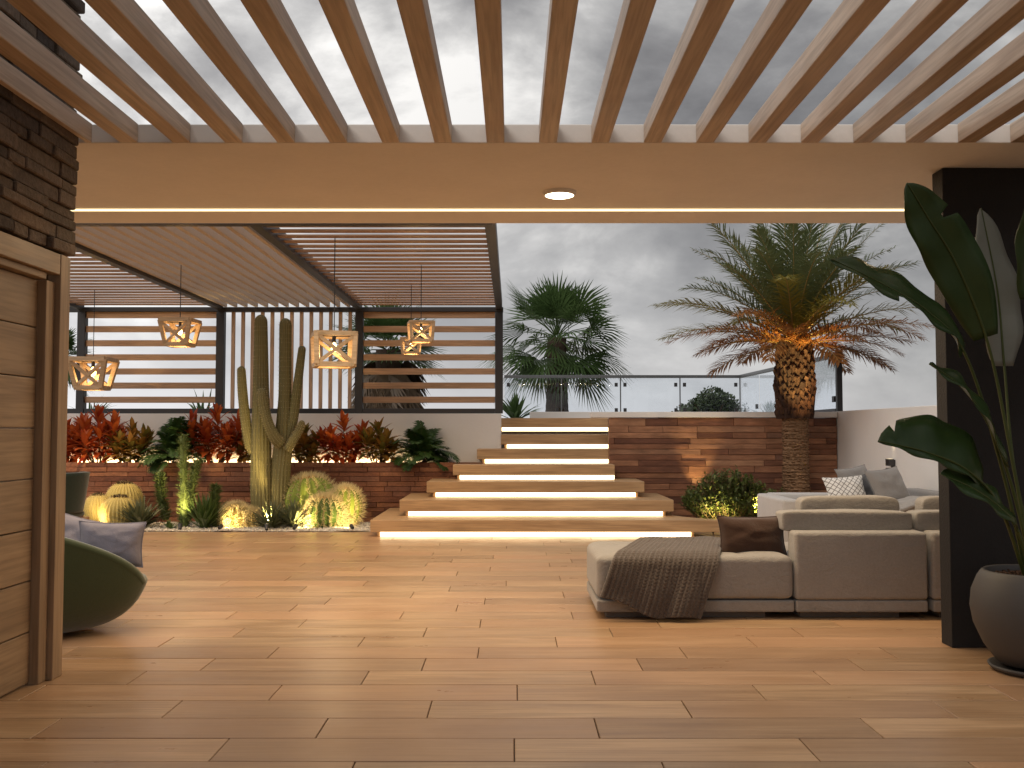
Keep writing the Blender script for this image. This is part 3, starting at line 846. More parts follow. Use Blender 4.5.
tuft('desert_tuft', 'grey spiky tuft between the saguaro and the spiny cacti', 'plant', 295, 13.5, .42, .34, 90, M['agave'], .036)
tuft('desert_tuft', 'tiny dark tuft on the gravel below the tall column cactus', 'plant', 172, 13.3, .16, .18, 40, M['yucca'], .02)

# ------------------------------------------------------------------ planter shrubs
def leafy(name, label, group, px, Y, h, spread, mat, nst, L, W, z=.81, per=24):
    c = P0(px, Y, z); t = thing(name, label, 'shrub', c, group)
    ms = MB(); ml = MB()
    for i in range(nst):
        a = 2 * PI * i / max(1, nst - 1) + R.uniform(-.3, .3)
        k = 0 if i == nst - 1 else R.uniform(.55, 1.0)
        hh = h * (1.0 if k == 0 else R.uniform(.5, .85))
        top = c + V((math.cos(a) * spread * k, math.sin(a) * spread * .75 * k, hh - L * .45))
        b = c + V((math.cos(a) * .06, math.sin(a) * .06, 0))
        pts = smooth_path([b, b.lerp(top, .5) + V((math.cos(a), math.sin(a), 0)) * spread * .12 * k, top], 5)
        ms.rnd().tube(pts, [.011 * (1 - .05 * j) for j in range(len(pts))], 6)
        for j in range(per):
            s = 1 - (j / per) ** 1.3 * .62
            p = pts[int(s * 10 * .999)].lerp(pts[min(10, int(s * 10 * .999) + 1)], (s * 10) % 1)
            az = j * 2.4 + R.uniform(-.3, .3); el = math.radians(80 - 95 * (j / per) + R.uniform(-12, 12))
            d = V((math.cos(az) * math.cos(el), math.sin(az) * math.cos(el), math.sin(el)))
            ml.rnd().leaf(p, d, V((0, 0, 1)), L * R.uniform(.75, 1.1) * (.7 + .3 * min(1, 2.5 * j / per)), W * R.uniform(.8, 1.15), 5, .9, .3, .45, .06)
    ms.build('stem', M['stem'], t, smooth=True); ml.build('foliage', mat, t, smooth=True)
GR = 'red shrubs in the raised planter'; GC = 'bronze green shrubs in the raised planter'; GF = 'dark green fern plants in the raised planter'
leafy('red_shrub', 'bushy red leaved shrub at the stone wall end of the planter', GR, 98, 14.8, .88, .45, M['red'], 13, .33, .07)
leafy('red_shrub', 'bright red shrub in the planter touching the saguaro arm', GR, 217, 14.8, .90, .45, M['red'], 13, .33, .07)
leafy('red_shrub', 'red pointed shrub in the planter behind the spiny barrel cacti', GR, 343, 14.8, .76, .40, M['red'], 12, .30, .066)
leafy('red_shrub', 'dark red shrub half hidden behind the stone wall corner', GR, 66, 14.85, .66, .28, M['red'], 8, .27, .072)
leafy('croton_shrub', 'bronze shrub between the wall end red shrub and the fern', GC, 133, 14.75, .64, .30, M['croton'], 11, .28, .068, .81, 22)
leafy('croton_shrub', 'olive and bronze shrub half behind the saguaro right arm', GC, 305, 14.8, .60, .25, M['croton'], 10, .27, .066, .81, 20)
leafy('croton_shrub', 'bronze green shrub between the third red shrub and last fern', GC, 378, 14.75, .66, .26, M['croton'], 10, .28, .068, .81, 22)
leafy('croton_shrub', 'bronze shrub between the fern and the bright red shrub', GC, 250, 14.85, .52, .25, M['croton'], 8, .24, .07, .81, 16)

def frond(ml, mr, base, az, el, L, droop, ll, n, w, vee=.6, midx=0, start=.12, lean=.75, rr=.012):
    p = V(base); d = V((math.cos(az) * math.cos(el), math.sin(az) * math.cos(el), math.sin(el)))
    pts = [p.copy()]; ds = [d.copy()]; N = 14
    side0 = V((-math.sin(az), math.cos(az), 0))
    tw = R.uniform(-.35, .35)
    for i in range(N):
        p = p + d * (L / N); d = (d + V((0, 0, -1)) * droop / N * (.5 + 1.2 * i / N)).normalized(); pts.append(p.copy()); ds.append(d.copy())
    mr.rnd().tube(pts, [rr * (1 - .85 * i / N) for i in range(N + 1)], 4, False)
    r0 = R.random(); ml.m = midx
    for k in range(n):
        s = start + (1 - start) * (k + .5) / n; i = min(N - 1, int(s * N)); f = s * N - i
        q = pts[i].lerp(pts[i + 1], f); dd = ds[i].lerp(ds[i + 1], f).normalized()
        up = side0.cross(dd); up.normalize()
        if up.z < 0 and el < 1.2: up = -up
        sd = (side0 + up * tw * .0).normalized()
        prof = math.sin(PI * min(1, .16 + .84 * (s - start) / (1 - start)) ** 1.0) ** .5 if s < .98 else .35
        prof = max(prof, .3)
        for sg in (-1, 1):
            dl = (sd * sg + dd * lean * (.8 + .8 * s) + up * (vee + R.uniform(-.55, .45) * (vee > .3)) + V((R.uniform(-1, 1), R.uniform(-1, 1), R.uniform(-1, 1))) * .10).normalized()
            l_ = ll * prof * R.uniform(.85, 1.1)
            ml.cur = min(1, max(0, r0 * .6 + R.random() * .4))
            mid = q + dl * l_ * .5; tip = q + (dl + V((0, 0, -.22))).normalized() * l_
            wv = dl.cross(up).normalized() * w * .5
            b = ml.verts((q - wv * .5, q + wv * .5, mid + wv, mid - wv, tip))
            ml.face(b, b + 1, b + 2, b + 3); ml.face(b + 3, b + 2, b + 4)

def fern(label, px, Y, h, spread, z=.81):
    c = P0(px, Y, z); t = thing('fern_plant', label, 'plant', c, GF); ml = MB(); mr = MB()
    for i in range(52):
        frond(ml, mr, c + V((R.uniform(-.05, .05), R.uniform(-.05, .05), R.uniform(0, .12))), R.uniform(0, 2 * PI), math.radians(R.uniform(20, 85)), h * R.uniform(.75, 1.1) * spread, R.uniform(1.0, 1.9), .20, 20, .03, .25, 0, .22, .6, .006)
    mr.build('stem', M['stem'], t); ml.build('foliage', M['fern'], t)
fern('dark green feathery fern in the planter behind the column cactus', 177, 14.75, .62, 1.05)
fern('dark green feathery fern in the planter nearest the steps', 422, 14.75, .58, 1.0)

# ------------------------------------------------------------------ date palm
DY = 14.0
pb = P0(795, DY); crown_z = at(795, 343, DY).z
date = thing('date_palm', 'feathery date palm lit orange from below before the block wall', 'palm tree', pb)
zmid = at(795, 413, DY).z
prof = []; N = 60
for i in range(N + 1):
    z = zmid * i / N; prof.append((.165 + .03 * (1 - i / N) ** 3 + (.012 if i % 2 else 0) + R.uniform(-.004, .004), z))
m = MB(); m.lathe(prof, pb, 28)
for j in range(44):
    z = zmid * (j + .3) / 44
    for k in range(15):
        a = 2 * PI * (k + .5 * (j % 2)) / 15 + R.uniform(-.12, .12); n = V((math.cos(a), math.sin(a), 0)); sd = V((-math.sin(a), math.cos(a), 0))
        m.rnd(); r = .158 + .03 * (1 - j / 43) ** 3; p = pb + n * r + V((0, 0, z + R.uniform(-.012, .012))); w = R.uniform(.025, .042); o_ = R.uniform(.018, .036)
        b = m.verts((p - sd * w, p + sd * w, p + n * o_ + sd * w * .7 + V((0, 0, .026)), p + n * o_ - sd * w * .7 + V((0, 0, .026)), p + V((0, 0, .045))))
        for fc in ((0, 1, 2, 3), (3, 2, 4), (0, 3, 4), (2, 1, 4)): m.face(*[b + i for i in fc])
tk = m.build('trunk', M['palmtrunk'], date)
m = MB(); rows = 17
for j in range(rows):
    f = j / (rows - 1); z = zmid - .05 + (crown_z - zmid + .02) * f
    r = .225 + .035 * math.sin(PI * min(1, f * 1.05 + .12)) ** .6
    for k in range(13):
        a = 2 * PI * (k + .5 * (j % 2)) / 13 + R.uniform(-.05, .05); n = V((math.cos(a), math.sin(a), 0)); sd = V((-math.sin(a), math.cos(a), 0))
        m.rnd(); p = pb + n * (r - .05) + V((0, 0, z)); w = .06; out = R.uniform(.05, .085)
        q = p + n * out + V((0, 0, .10 + R.uniform(-.02, .02)))
        b = m.verts((p - sd * w + V((0, 0, -.02)), p + sd * w + V((0, 0, -.02)), p + n * .06 + V((0, 0, -.035)), q - sd * w * .55, q + sd * w * .55, q + n * .012 + V((0, 0, -.03)), p + V((0, 0, .14))))
        for fc in ((0, 2, 5, 3), (2, 1, 4, 5), (3, 5, 4), (0, 3, 6), (3, 4, 6), (4, 1, 6)): m.face(*[b + i for i in fc])
m.lathe([(.17, zmid - .06), (.23, zmid + .1), (.24, crown_z - .1), (.14, crown_z + .06)], pb, 20)
m.build('leaf_bases', M['boots'], tk)
ml = MB(); mr = MB(); top = pb + V((0, 0, crown_z + .05))
for i in range(64):
    u = i / 63; az = i * 2.39996 + R.uniform(-.15, .15)
    el = math.radians(2 + 80 * u ** 1.25 + R.uniform(-6, 6))
    idx = 1 if u < .34 else (2 if u < .5 else 0)
    L = R.uniform(1.65, 2.0) * (1.0 if u > .25 else .78)
    frond(ml, mr, top + V((math.cos(az) * .1, math.sin(az) * .1, (u - .4) * .22)), az, el, L, R.uniform(.55, .95) * (.85 if u < .3 else 1), .40, 60, .022, .36, idx, .10, 1.0, .016)
# upright young leaf in the middle
frond(ml, mr, top + V((.0, -.12, 0)), -1.5, math.radians(80), .75, .3, .26, 30, .022, .3, 2, .1, .9, .014)
cr = ml.build('crown', [M['palm'], M['palm_dry_uplit'], M['palm_mid']], date)
mr.build('leaf_ribs', M['palm_rib'], cr)

# ------------------------------------------------------------------ fan palms
def fan_leaf(ml, c, d, nrm, r, nseg=30, spread=2.3, w=.032):
    d = d.normalized(); side = d.cross(nrm).normalized(); nrm = side.cross(d).normalized()
    ml.rnd(); base = ml.cur
    for k in range(nseg):
        a = spread * (k / (nseg - 1) - .5) * 1.15
        e = d * math.cos(a) + side * math.sin(a)
        L = r * (.72 + .28 * math.cos(a * .9)) * R.uniform(.9, 1.05)
        sv = (side * math.cos(a) - d * math.sin(a)) * w
        mid = c + e * L * .55 + nrm * .03 * (1 if k % 2 else -1) * .5; tip = c + e * L + V((0, 0, -.14 * r * R.uniform(.3, 1.4)))
        ml.cur = min(1, max(0, base * .7 + R.random() * .3))
        b = ml.verts((c + e * .04 - sv * .15, c + e * .04 + sv * .15, mid + sv, mid - sv, tip))
        ml.face(b, b + 1, b + 2, b + 3); ml.face(b + 3, b + 2, b + 4)
def fan_palm(label, px, Y, pyc, pet, blade, nl, trunk_r, skirt, el0=-40, z0=1.5):
    b = P0(px, Y, z0); zc = at(px, pyc, Y).z
    t = thing('fan_palm', label, 'palm tree', b, 'fan palms beyond the terrace')
    m = MB(); m.rnd(); prof = []
    for i in range(30):
        f = i / 29; prof.append((trunk_r * (1.05 - .2 * f + R.uniform(-.05, .05)), z0 + (zc - z0) * f))
    m.lathe([(r, z) for r, z in prof], V((b.x, b.y, 0)), 18)
    m.build('trunk', M['fantrunk'], t)
    ml = MB(); mr = MB(); c = V((b.x, b.y, zc))
    for i in range(nl):
        u = (i + .5) / nl; az = i * 2.39996; el = math.radians(el0 + (88 - el0) * u)
        d = V((math.cos(az) * math.cos(el), math.sin(az) * math.cos(el), math.sin(el)))
        L = pet * R.uniform(.7, 1.1) * (1 if u < .75 else .75)
        e = c + d * L + V((0, 0, -.1 * L))
        mr.rnd().tube([c + d * .1, c + d * L * .5, e], [.016, .013, .01], 4, False)
        dd = (d + V((0, 0, -.25 if el < .5 else .1)) + V((R.uniform(-1, 1), R.uniform(-1, 1), R.uniform(-1, 1))) * .15)
        nrm = V((0, 0, 1)) if el < 1.0 else V((-math.cos(az), -math.sin(az), .3))
        nrm = (nrm + V((R.uniform(-1, 1), R.uniform(-1, 1), 0)) * .5)
        fan_leaf(ml, e, dd, nrm, blade * R.uniform(.85, 1.1), 24, 2.3, .026)
    cr = ml.build('crown', M['fan'], t); mr.build('leaf_stalks', M['yucca'], cr)
    if skirt:
        ml = MB()
        for i in range(skirt):
            az = R.uniform(0, 2 * PI); zz = R.uniform(zc - skirt * .021, zc - .15)
            n = V((math.cos(az), math.sin(az), 0))
            fan_leaf(ml, V((b.x, b.y, zz)) + n * (trunk_r + .12), n * .35 + V((0, 0, -1)), n, blade * R.uniform(.8, 1.1), 22, 1.7)
        ml.build('dead_skirt', M['fan_dry'], t)
fan_palm('dark green fan palm standing behind the glass railing by the pergola', 557, 24.0, 338, .95, 1.04, 54, .27, 0, -52)
fan_palm('fan palm with a brown dead skirt behind the pergola slats', 388, 19.0, 350, .55, .78, 30, .28, 60, -15)
fan_palm('fan palm glimpsed beside the dark left pergola post', 52, 20.0, 362, .5, .6, 26, .16, 0, -40)
GL = 'low plants on the upper terrace'
tuft('terrace_plant', 'low dark plant on the terrace at the foot of the glass railing', 'plant', 516, 19.5, .62, .5, 60, M['fan'], .05, GL, 1.5, .8)
tuft('terrace_plant', 'thin leaved plant behind the lowest slats by the left pergola post', 'plant', 92, 16.6, .5, .5, 26, M['fan'], .03, GL, 1.5, .9)
tuft('terrace_plant', 'thin leaved plant behind the slats above the bright red shrub', 'plant', 203, 16.6, .58, .62, 30, M['fan'], .03, GL, 1.5, .9)
tuft('terrace_plant', 'low plant behind the railing corner before the far trees', 'plant', 771, 24.0, .62, .5, 40, M['fan'], .06, GL, 1.5, .8)

# ------------------------------------------------------------------ far trees
def far_tree(label, px, Y, zt, w, lumps, n, z0=-.12):
    b = P0(px, Y, z0); t = thing('tree', label, 'tree', b, 'trees far beyond the terrace')
    m = MB().rnd(); m.tube([b, b + V((.05, 0, (zt - z0) * .6))], [.16, .09], 8); 
    for k in range(5):
        a = k * 1.26; m.tube([b + V((.03, 0, (zt - z0) * .45)), b + V((math.cos(a) * w * .3, math.sin(a) * w * .3, (zt - z0) * .75))], [.07, .02], 5)
    m.build('trunk', M['fantrunk'], t)
    ml = MB()
    for (dx, dz, r) in lumps:
        c = V((b.x + dx * w, Y + R.uniform(-.4, .4), z0 + (zt - z0) * dz))
        for _ in range(n):
            q = V((R.gauss(0, 1), R.gauss(0, 1), R.gauss(0, 1))).normalized() * r * w * R.random() ** .4
            q.z *= .75; q *= 1 + .35 * mnoise.noise(q * 1.8 + c)
            d = V((R.uniform(-1, 1), R.uniform(-1, 1), R.uniform(-.3, 1))).normalized()
            s = R.uniform(.09, .2); e = d.orthogonal().normalized() * s * .35; p = c + q
            ml.rnd(); k = ml.verts((p, p + d * s * .5 + e, p + d * s, p + d * s * .5 - e)); ml.face(k, k + 1, k + 2, k + 3)
    ml.build('crown', M['tree'], t)
far_tree('round leafy tree far behind the glass railing', 711, 45.0, 3.42, 3.5, [(0, .80, .22), (-.28, .62, .20), (.25, .62, .24), (.02, .6, .26), (-.12, .72, .18), (.14, .75, .2), (.4, .5, .16)], 900)
far_tree('small yellowish shrub tree left of the round far tree', 668, 45.0, 2.5, 1.5, [(0, .72, .3), (.3, .6, .28), (-.3, .58, .22)], 350)

# ------------------------------------------------------------------ garden bushes
def bush(label, px, Y, w, h, n, mat, group='leafy bushes by the block wall'):
    c = P0(px, Y, .03); t = thing('bush', label, 'bush', c, group); ml = MB(); ms = MB()
    for i in range(int(n / 22)):
        a = R.uniform(0, 2 * PI); rr = math.sqrt(R.random()); el = R.uniform(.25, 1.0)
        tip = c + V((math.cos(a) * rr * w * .5, math.sin(a) * rr * w * .42, h * (1 - .55 * rr ** 2) * R.uniform(.75, 1.05)))
        st = c + V((math.cos(a) * rr * w * .16, math.sin(a) * rr * w * .16, 0))
        pts = smooth_path([st, st.lerp(tip, .55) + V((math.cos(a), math.sin(a), 0)) * .04, tip], 5)
        ms.rnd().tube(pts, [.006, .006, .005, .005, .004, .004, .004, .003, .003, .002, .002], 4, False)
        base = R.random()
        for j in range(26):
            s = .25 + .75 * R.random(); k = min(9, int(s * 10)); p = pts[k].lerp(pts[k + 1], R.random())
            d = V((R.uniform(-1, 1), R.uniform(-1, 1), R.uniform(-.2, 1)))
            ml.cur = min(1, base * .5 + R.random() * .5)
            ml.leaf(p, d, V((0, 0, 1)), R.uniform(.05, .085), R.uniform(.02, .03), 3, .4, .2)
    ms.build('stem', M['stem'], t); ml.build('foliage', mat, t)
bush('wide leafy bush lit yellow from below beside the steps', 728, 13.5, 1.38, .78, 8200, M['shrub'])
bush('small yellow green bush at the foot of the date palm', 776, 13.75, .5, .5, 1500, M['shrub'])

# ------------------------------------------------------------------ ground uplights
def uplight(px, Y, aim, e, label, group, size=70, col=(1, .73, .31), z=.0, blend=.8):
    c = P0(px, Y, z); t = thing('ground_uplight', label, 'uplight', c, group)
    d = (V(aim) - c).normalized(); h = c + V((0, 0, .055))
    m = MB(); m.tube([c + V((0, 0, -.03)), c + V((0, 0, .05))], .008, 6)
    m.tube([h - d * .03, h + d * .045], [.022, .028], 12, True); m.build('body', M['dark'], t)
    m = MB(); m.tube([h + d * .0455, h + d * .047], [.024, .024], 12, True); m.build('lens', M['uplens'], t)
    lamp('SPOT', 'uplight_lamp', h + d * .055, e, col, t, spot_size=math.radians(size), spot_blend=blend, shadow_soft_size=.02, aim=aim)
GU = 'ground uplights in the gravel bed'
uplight(182, 13.1, at(184, 470, 13.7), 90, 'small uplight in gravel before the tall column cactus', GU)
uplight(222, 13.1, at(241, 515, 13.6), 40, 'small uplight in gravel before the yellow ball cactus', GU, 80)
uplight(268, 13.08, at(270, 430, SGY), 170, 'small uplight in gravel before the saguaro', GU, 60)
uplight(296, 13.1, at(320, 500, 13.95), 75, 'small uplight in gravel on the saguaro side of the spiny barrel cluster', GU, 85)
uplight(353, 13.12, at(334, 505, 13.85), 45, 'small uplight in gravel between the spiny barrels and the steps', GU, 85)
uplight(90, 13.2, at(120, 500, 13.95), 26, 'small uplight in gravel before the golden cacti', GU, 85, (1, .70, .32))
GV = 'ground uplights before the block wall'
uplight(712, 12.72, at(722, 494, 13.4), 75, 'small uplight at the foot of the wide bush', GV, 80, z=.0)
uplight(697, 14.2, at(697, 440, RW), 55, 'small uplight against the block wall behind the wide bush', GV, 45, z=.05)
uplight(752, 12.95, at(796, 298, DY), 950, 'small uplight beside the bush, aimed up the date palm crown', GV, 34, (1, .70, .26), z=.03)
uplight(836, 12.75, at(797, 298, DY), 640, 'small uplight behind the sofa cushions, aimed at the palm crown', GV, 31, (1, .58, .22), z=.03)
uplight(781, 13.6, at(793, 455, DY), 55, 'small uplight close to the date palm trunk', GV, 62, (1, .62, .26), z=.03)
uplight(800, 12.6, at(795, 312, DY), 750, 'small uplight on the deck side of the date palm, aimed at its heart', GV, 22, (1, .86, .34), z=.0)
# light line at the foot of the white wall behind the shrubs
m = MB(); m.box(-8.4, -1.35, 15.15, 15.17, .815, .835)
tag(m.build('planter_light', M['led_planter'], origin=(-4.9, 15.16, .81)), 'warm light line along the foot of the white planter wall', 'light strip')
# ================================================================== FURNITURE
def sq(v, e): return math.copysign(abs(v) ** e, v)
def cushion(m, x0, x1, y0, y1, z0, z1, e1=.22, e2=.14, puff=.08, nu=72, nv=28, wr=.004, tuft_at=None):
    c = V(((x0 + x1) / 2, (y0 + y1) / 2, (z0 + z1) / 2)); a, b, h = (x1 - x0) / 2, (y1 - y0) / 2, (z1 - z0) / 2
    sd = R.uniform(0, 50)
    def f(u, v):
        w = 2 * PI * u; t = PI * (v - .5)
        x = sq(math.cos(t), e1) * sq(math.cos(w), e2); y = sq(math.cos(t), e1) * sq(math.sin(w), e2); z = sq(math.sin(t), e1)
        k = 1 + puff * (1 - x * x) * (1 - y * y) * (1 if z > 0 else 0)
        p = V((a * x, b * y, h * z * k)) + c
        q = mnoise.noise(p * 5 + V((sd, 0, 0))) * wr * 2
        return p + V((q * .5, q * .5, q))
    m.rnd().grid(f, nu, nv, True); return m
def pillow(name, label, cat, c, w, h, T, yaw, pitch, mat, group=None, roll=0, backmat=None, n=22):
    rm = Matrix.Rotation(yaw, 3, 'Z') @ Matrix.Rotation(pitch, 3, 'X') @ Matrix.Rotation(roll, 3, 'Y')
    c = V(c); sd = R.uniform(0, 99); m = MB()
    for sg in (-1, 1):
        m.m = 1 if (backmat and sg > 0) else 0
        def f(u, v):
            u = 2 * u - 1; v = 2 * v - 1
            if sg > 0: u = -u
            t = max(0, (1 - abs(u) ** 3.2) * (1 - abs(v) ** 3.2)) ** .55
            x = w / 2 * u * (1 - .09 * (1 - v * v)); z = h / 2 * v * (1 - .09 * (1 - u * u))
            y = sg * T / 2 * t
            wr = mnoise.noise((u * 2.2 + sd, v * 2.2, sg)) * .016 * t + mnoise.noise((u * 6 + sd, v * 6, sg * 3)) * .004 * t
            return V((x, y + wr, z))
        m.grid(f, n, n)
    # piping round the edge
    m.m = 0
    ed = []
    for k in range(4 * n):
        s = k / n; q = s % 1; u, v = [(2 * q - 1, -1), (1, 2 * q - 1), (1 - 2 * q, 1), (-1, 1 - 2 * q)][int(s)]
        ed.append(V((w / 2 * u * (1 - .09 * (1 - v * v)), 0, h / 2 * v * (1 - .09 * (1 - u * u)))))
    m.tube(ed + [ed[0]], .005, 6, False)
    o = m.build(name, [mat, backmat or mat], smooth=True)
    o.location = c; o.rotation_euler = rm.to_euler()
    return tag(o, label, cat, group)

# ------------------------------------------------------------------ corner sofa, seen from behind
sofa = thing('corner_sofa', 'beige linen modular sofa seen from behind, chaise towards the steps', 'sofa', (2.2, 7.4, 0))
m = MB().rnd(); m.box(.592, 1.97, 7.008, 7.95, .045, .125); m.build('base_frame', M['sofa'], sofa, smooth=False, bevel=.012)
m = MB().rnd(); m.box(.66, 1.78, 7.06, 7.86, .0, .043); m.box(2.02, 2.72, 7.06, 7.9, 0, .043); m.box(3.0, 3.8, 7.06, 7.9, 0, .043); m.build('plinth', M['sofa_dark'], sofa, bevel=.008)
def chaise():
    m = MB(); a, b, h = .692, .475, .151; c = V((1.281, 7.48, .280))
    def f(u, v):
        w = 2 * PI * u; t = PI * (v - .5)
        e1, e2 = .15, .09
        x = sq(math.cos(t), e1) * sq(math.cos(w), e2); y = sq(math.cos(t), e1) * sq(math.sin(w), e2); z = sq(math.sin(t), e1)
        p = V((a * x, b * y, h * z)) + c
        if z > .3:
            # quilting: soft square pockets stitched across the top
            gx, gy = (x + 1) / 2 * 4, (y + 1) / 2 * 2.5
            q = min(abs(gx - round(gx)) / 4 * 2 * a, abs(gy - round(gy)) / 2.5 * 2 * b)
            p.z += .022 * (1 - math.exp(-q / .045)) - .008
        else:
            gx = (x + 1) / 2 * 4
            q = abs(gx - round(gx)) / 4 * 2 * a
            p.y -= (.012 * (1 - math.exp(-q / .05)) * (1 - z * z)) if y < -.9 else 0
        p += V((1, 1, 1)) * mnoise.noise(p * 6) * .004
        return p
    m.rnd().grid(f, 240, 90, True)
    return m
chaise().build('seat_cushion', M['sofa'], sofa, smooth=True)
for (x0, x1) in ((1.978, 2.905), (2.935, 3.86)):
    m = MB().rnd(); m.box(x0, x1, 7.0, 7.20, .128, .600); bp = m.build('back_panel', M['sofa'], sofa, bevel=.028, segs=4, smooth=True)
    m = MB().rnd(); m.box(x0 + .004, x1 - .004, 7.004, 7.96, .045, .125); m.build('base_frame', M['sofa'], sofa, bevel=.012)
    m = MB(); cushion(m, x0 - .02, x1 - .02, 7.21, 8.05, .135, .43); m.build('seat_cushion', M['sofa'], sofa, smooth=True)
    m = MB(); cushion(m, x0 - .045, x1 - .035, 7.16, 7.36, .585, .735, .24, .1, .03); m.build('back_cushion', M['sofa'], sofa, smooth=True)
m = MB(); cushion(m, 2.13, 2.865, 7.38, 7.54, .55, .825, .3, .10, .02); m.build('head_cushion', M['sofa'], sofa, smooth=True)
m = MB(); cushion(m, 3.03, 3.8, 7.38, 7.54, .55, .825, .3, .10, .02); m.build('head_cushion', M['sofa'], sofa, smooth=True)

pillow('brown_cushion', 'dark brown velvet cushion leaning on the beige chaise', 'cushion', at(752, 536.5, 7.28), .50, .30, .15, .03, -.18, M['brown'])

# ------------------------------------------------------------------ knitted throw
def throw():
    m = MB(); nu, nv = 200, 200
    TL, TR = V((1.0, 7.84, .452)), V((1.66, 7.88, .452))
    FL, FR = V((.715, 6.985, .44)), V((1.44, 6.985, .44))
    HL, HR = V((.615, 6.935, .16)), V((1.285, 6.90, .012))
    def base(u, v):
        T, F, H = TL.lerp(TR, u), FL.lerp(FR, u), HL.lerp(HR, u)
        H = H + V((0, 0, -.035 * math.sin(PI * u) + .018 * math.sin(u * 9)))
        H.z = max(H.z, .012)
        s = .56
        if v < s:
            p = T.lerp(F, v / s)
        else:
            f = (v - s) / (1 - s); p = F.lerp(H, f); p.y -= .012 * math.sin(PI * f)
        # round the fold over the front edge
        d = abs(v - s)
        if d < .09: 
            k = (1 - d / .09) ** 2; p.z -= .028 * k; p.y += .018 * k
        wv = mnoise.noise((u * 3.1, v * 2.2, 5)) * (.022 + .06 * max(0, v - s))
        if v > s: p.y -= abs(wv) + .004
        else: p.z += abs(wv)
        return p
    def f(u, v):
        p = base(u, v); e = .004
        du = base(min(1, u + e), v) - base(max(0, u - e), v); dv = base(u, min(1, v + e)) - base(u, max(0, v - e))
        n = du.cross(dv); n = n.normalized() if n.length > 0 else V((0, 0, 1))
        if n.z < 0 and n.y > 0: n = -n
        if v < .5 and n.z < 0: n = -n
        if v > .62 and n.y > 0: n = -n
        cols = 21; cu = u * cols; fu = cu - math.floor(cu)
        st = abs(math.sin(PI * (v * 40 + abs(fu - .5) * 2.2)))       # V shaped stitches
        hgt = (math.sin(PI * fu) ** .6) * (.5 + .5 * st)
        return p + n * (.003 + .011 * hgt)
    m.rnd().grid(f, nu, nv)
    o = m.build('knitted_throw', M['knit'], origin=(1.1, 7.2, .0), smooth=True)
    md = o.modifiers.new('thickness', 'SOLIDIFY'); md.thickness = .012; md.offset = -1
    return tag(o, 'dark brown chunky knitted throw draped over the chaise', 'throw blanket')
throw()

# ------------------------------------------------------------------ far sofa by the side wall
fs = thing('garden_sofa', 'pale linen sofa at the side wall behind the corner sofa', 'sofa', (3.6, 10.9, 0))
m = MB().rnd(); m.box(2.80, 2.98, 10.35, 11.45, .06, .60); m.build('armrest', M['sofa_pale'], fs, bevel=.03, segs=4, smooth=True)
m = MB().rnd(); m.box(2.93, 4.5, 10.35, 11.45, .06, .20); m.build('base_frame', M['sofa_pale'], fs, bevel=.015)
m = MB(); cushion(m, 2.99, 4.45, 10.32, 11.4, .20, .52); m.build('seat_cushion', M['sofa_pale'], fs, smooth=True)
m = MB().rnd(); m.box(4.47, 4.66, 10.3, 11.45, .06, .66); m.build('back_panel', M['grey'], fs, bevel=.03, segs=4, smooth=True)
m = MB().rnd(); m.box(2.95, 4.45, 11.46, 11.62, .06, .60); m.build('back_panel', M['sofa_pale'], fs, bevel=.03, segs=4, smooth=True)
GQ = 'cushions piled on the garden sofa'
pillow('cushion', 'grey cushion at the back of the pile, before the block wall', 'cushion', at(857, 484, 11.25), .46, .42, .16, .42, -.42, M['grey'], GQ, -.12, M['charcoal'])
pillow('cushion', 'charcoal cushion wedged behind the white diamond patterned one', 'cushion', at(858, 491, 11.05), .42, .36, .13, .35, -.4, M['charcoal'], GQ, -.1)
pillow('cushion', 'white cushion with a diamond line pattern', 'cushion', at(846, 491, 10.85), .46, .34, .14, .12, -.45, M['diamond'], GQ, -.06)
pillow('cushion', 'large grey cushion with charcoal back nearest the side wall', 'cushion', at(889, 488, 10.75), .48, .46, .17, .40, -.45, M['grey'], GQ, -.10, M['charcoal'])
m = MB()
def fold(u, v):
    p = V((4.0 + .55 * u, 10.28 + .45 * v, .56 + .05 * math.sin(PI * u) + .02 * mnoise.noise((u * 4, v * 4, 2))))
    p.z -= .10 * max(0, .25 - v) * 4 * .5
    return p
m.rnd().grid(fold, 30, 24)
o = m.build('folded_blanket', M['sofa'], origin=(4.2, 10.5, .5), smooth=True); md = o.modifiers.new('thickness', 'SOLIDIFY'); md.thickness = .04
tag(o, 'beige folded blanket on the garden sofa before the grey cushion', 'blanket')

# ------------------------------------------------------------------ potted plant
pc = V((2.86, 5.48, 0))
pot = thing('plant_pot', 'big round dark grey pot on a saucer beside the column', 'pot', pc)
m = MB().lathe([(.001, .035), (.17, .035), (.205, .05), (.27, .14), (.318, .25), (.334, .34), (.325, .43), (.295, .505), (.275, .535), (.262, .545), (.25, .538), (.245, .50), (.245, .40)], pc, 56)
m.build('body', M['pot'], pot, smooth=True)
m = MB().lathe([(.001, .002), (.22, .002), (.245, .02), (.25, .034), (.238, .036), (.22, .022), (.001, .022)], pc, 48)
m.build('saucer', M['pot'], pot, smooth=True)
m = MB()
m.grid(lambda u, v: pc + V((math.cos(2 * PI * u) * .246 * v, math.sin(2 * PI * u) * .246 * v, .50 + .012 * mnoise.noise((u * 9, v * 5, 0)))), 40, 8, True)
for _ in range(420):
    a = R.uniform(0, 2 * PI); r = .235 * math.sqrt(R.random()); p = pc + V((math.cos(a) * r, math.sin(a) * r, .508)); m.rnd()
    d = V((R.uniform(-1, 1), R.uniform(-1, 1), R.uniform(-.2, .5))).normalized() * R.uniform(.008, .022)
    m.bar(p - d, p + d, .014, .008)
m.build('soil', M['soil'], pot)

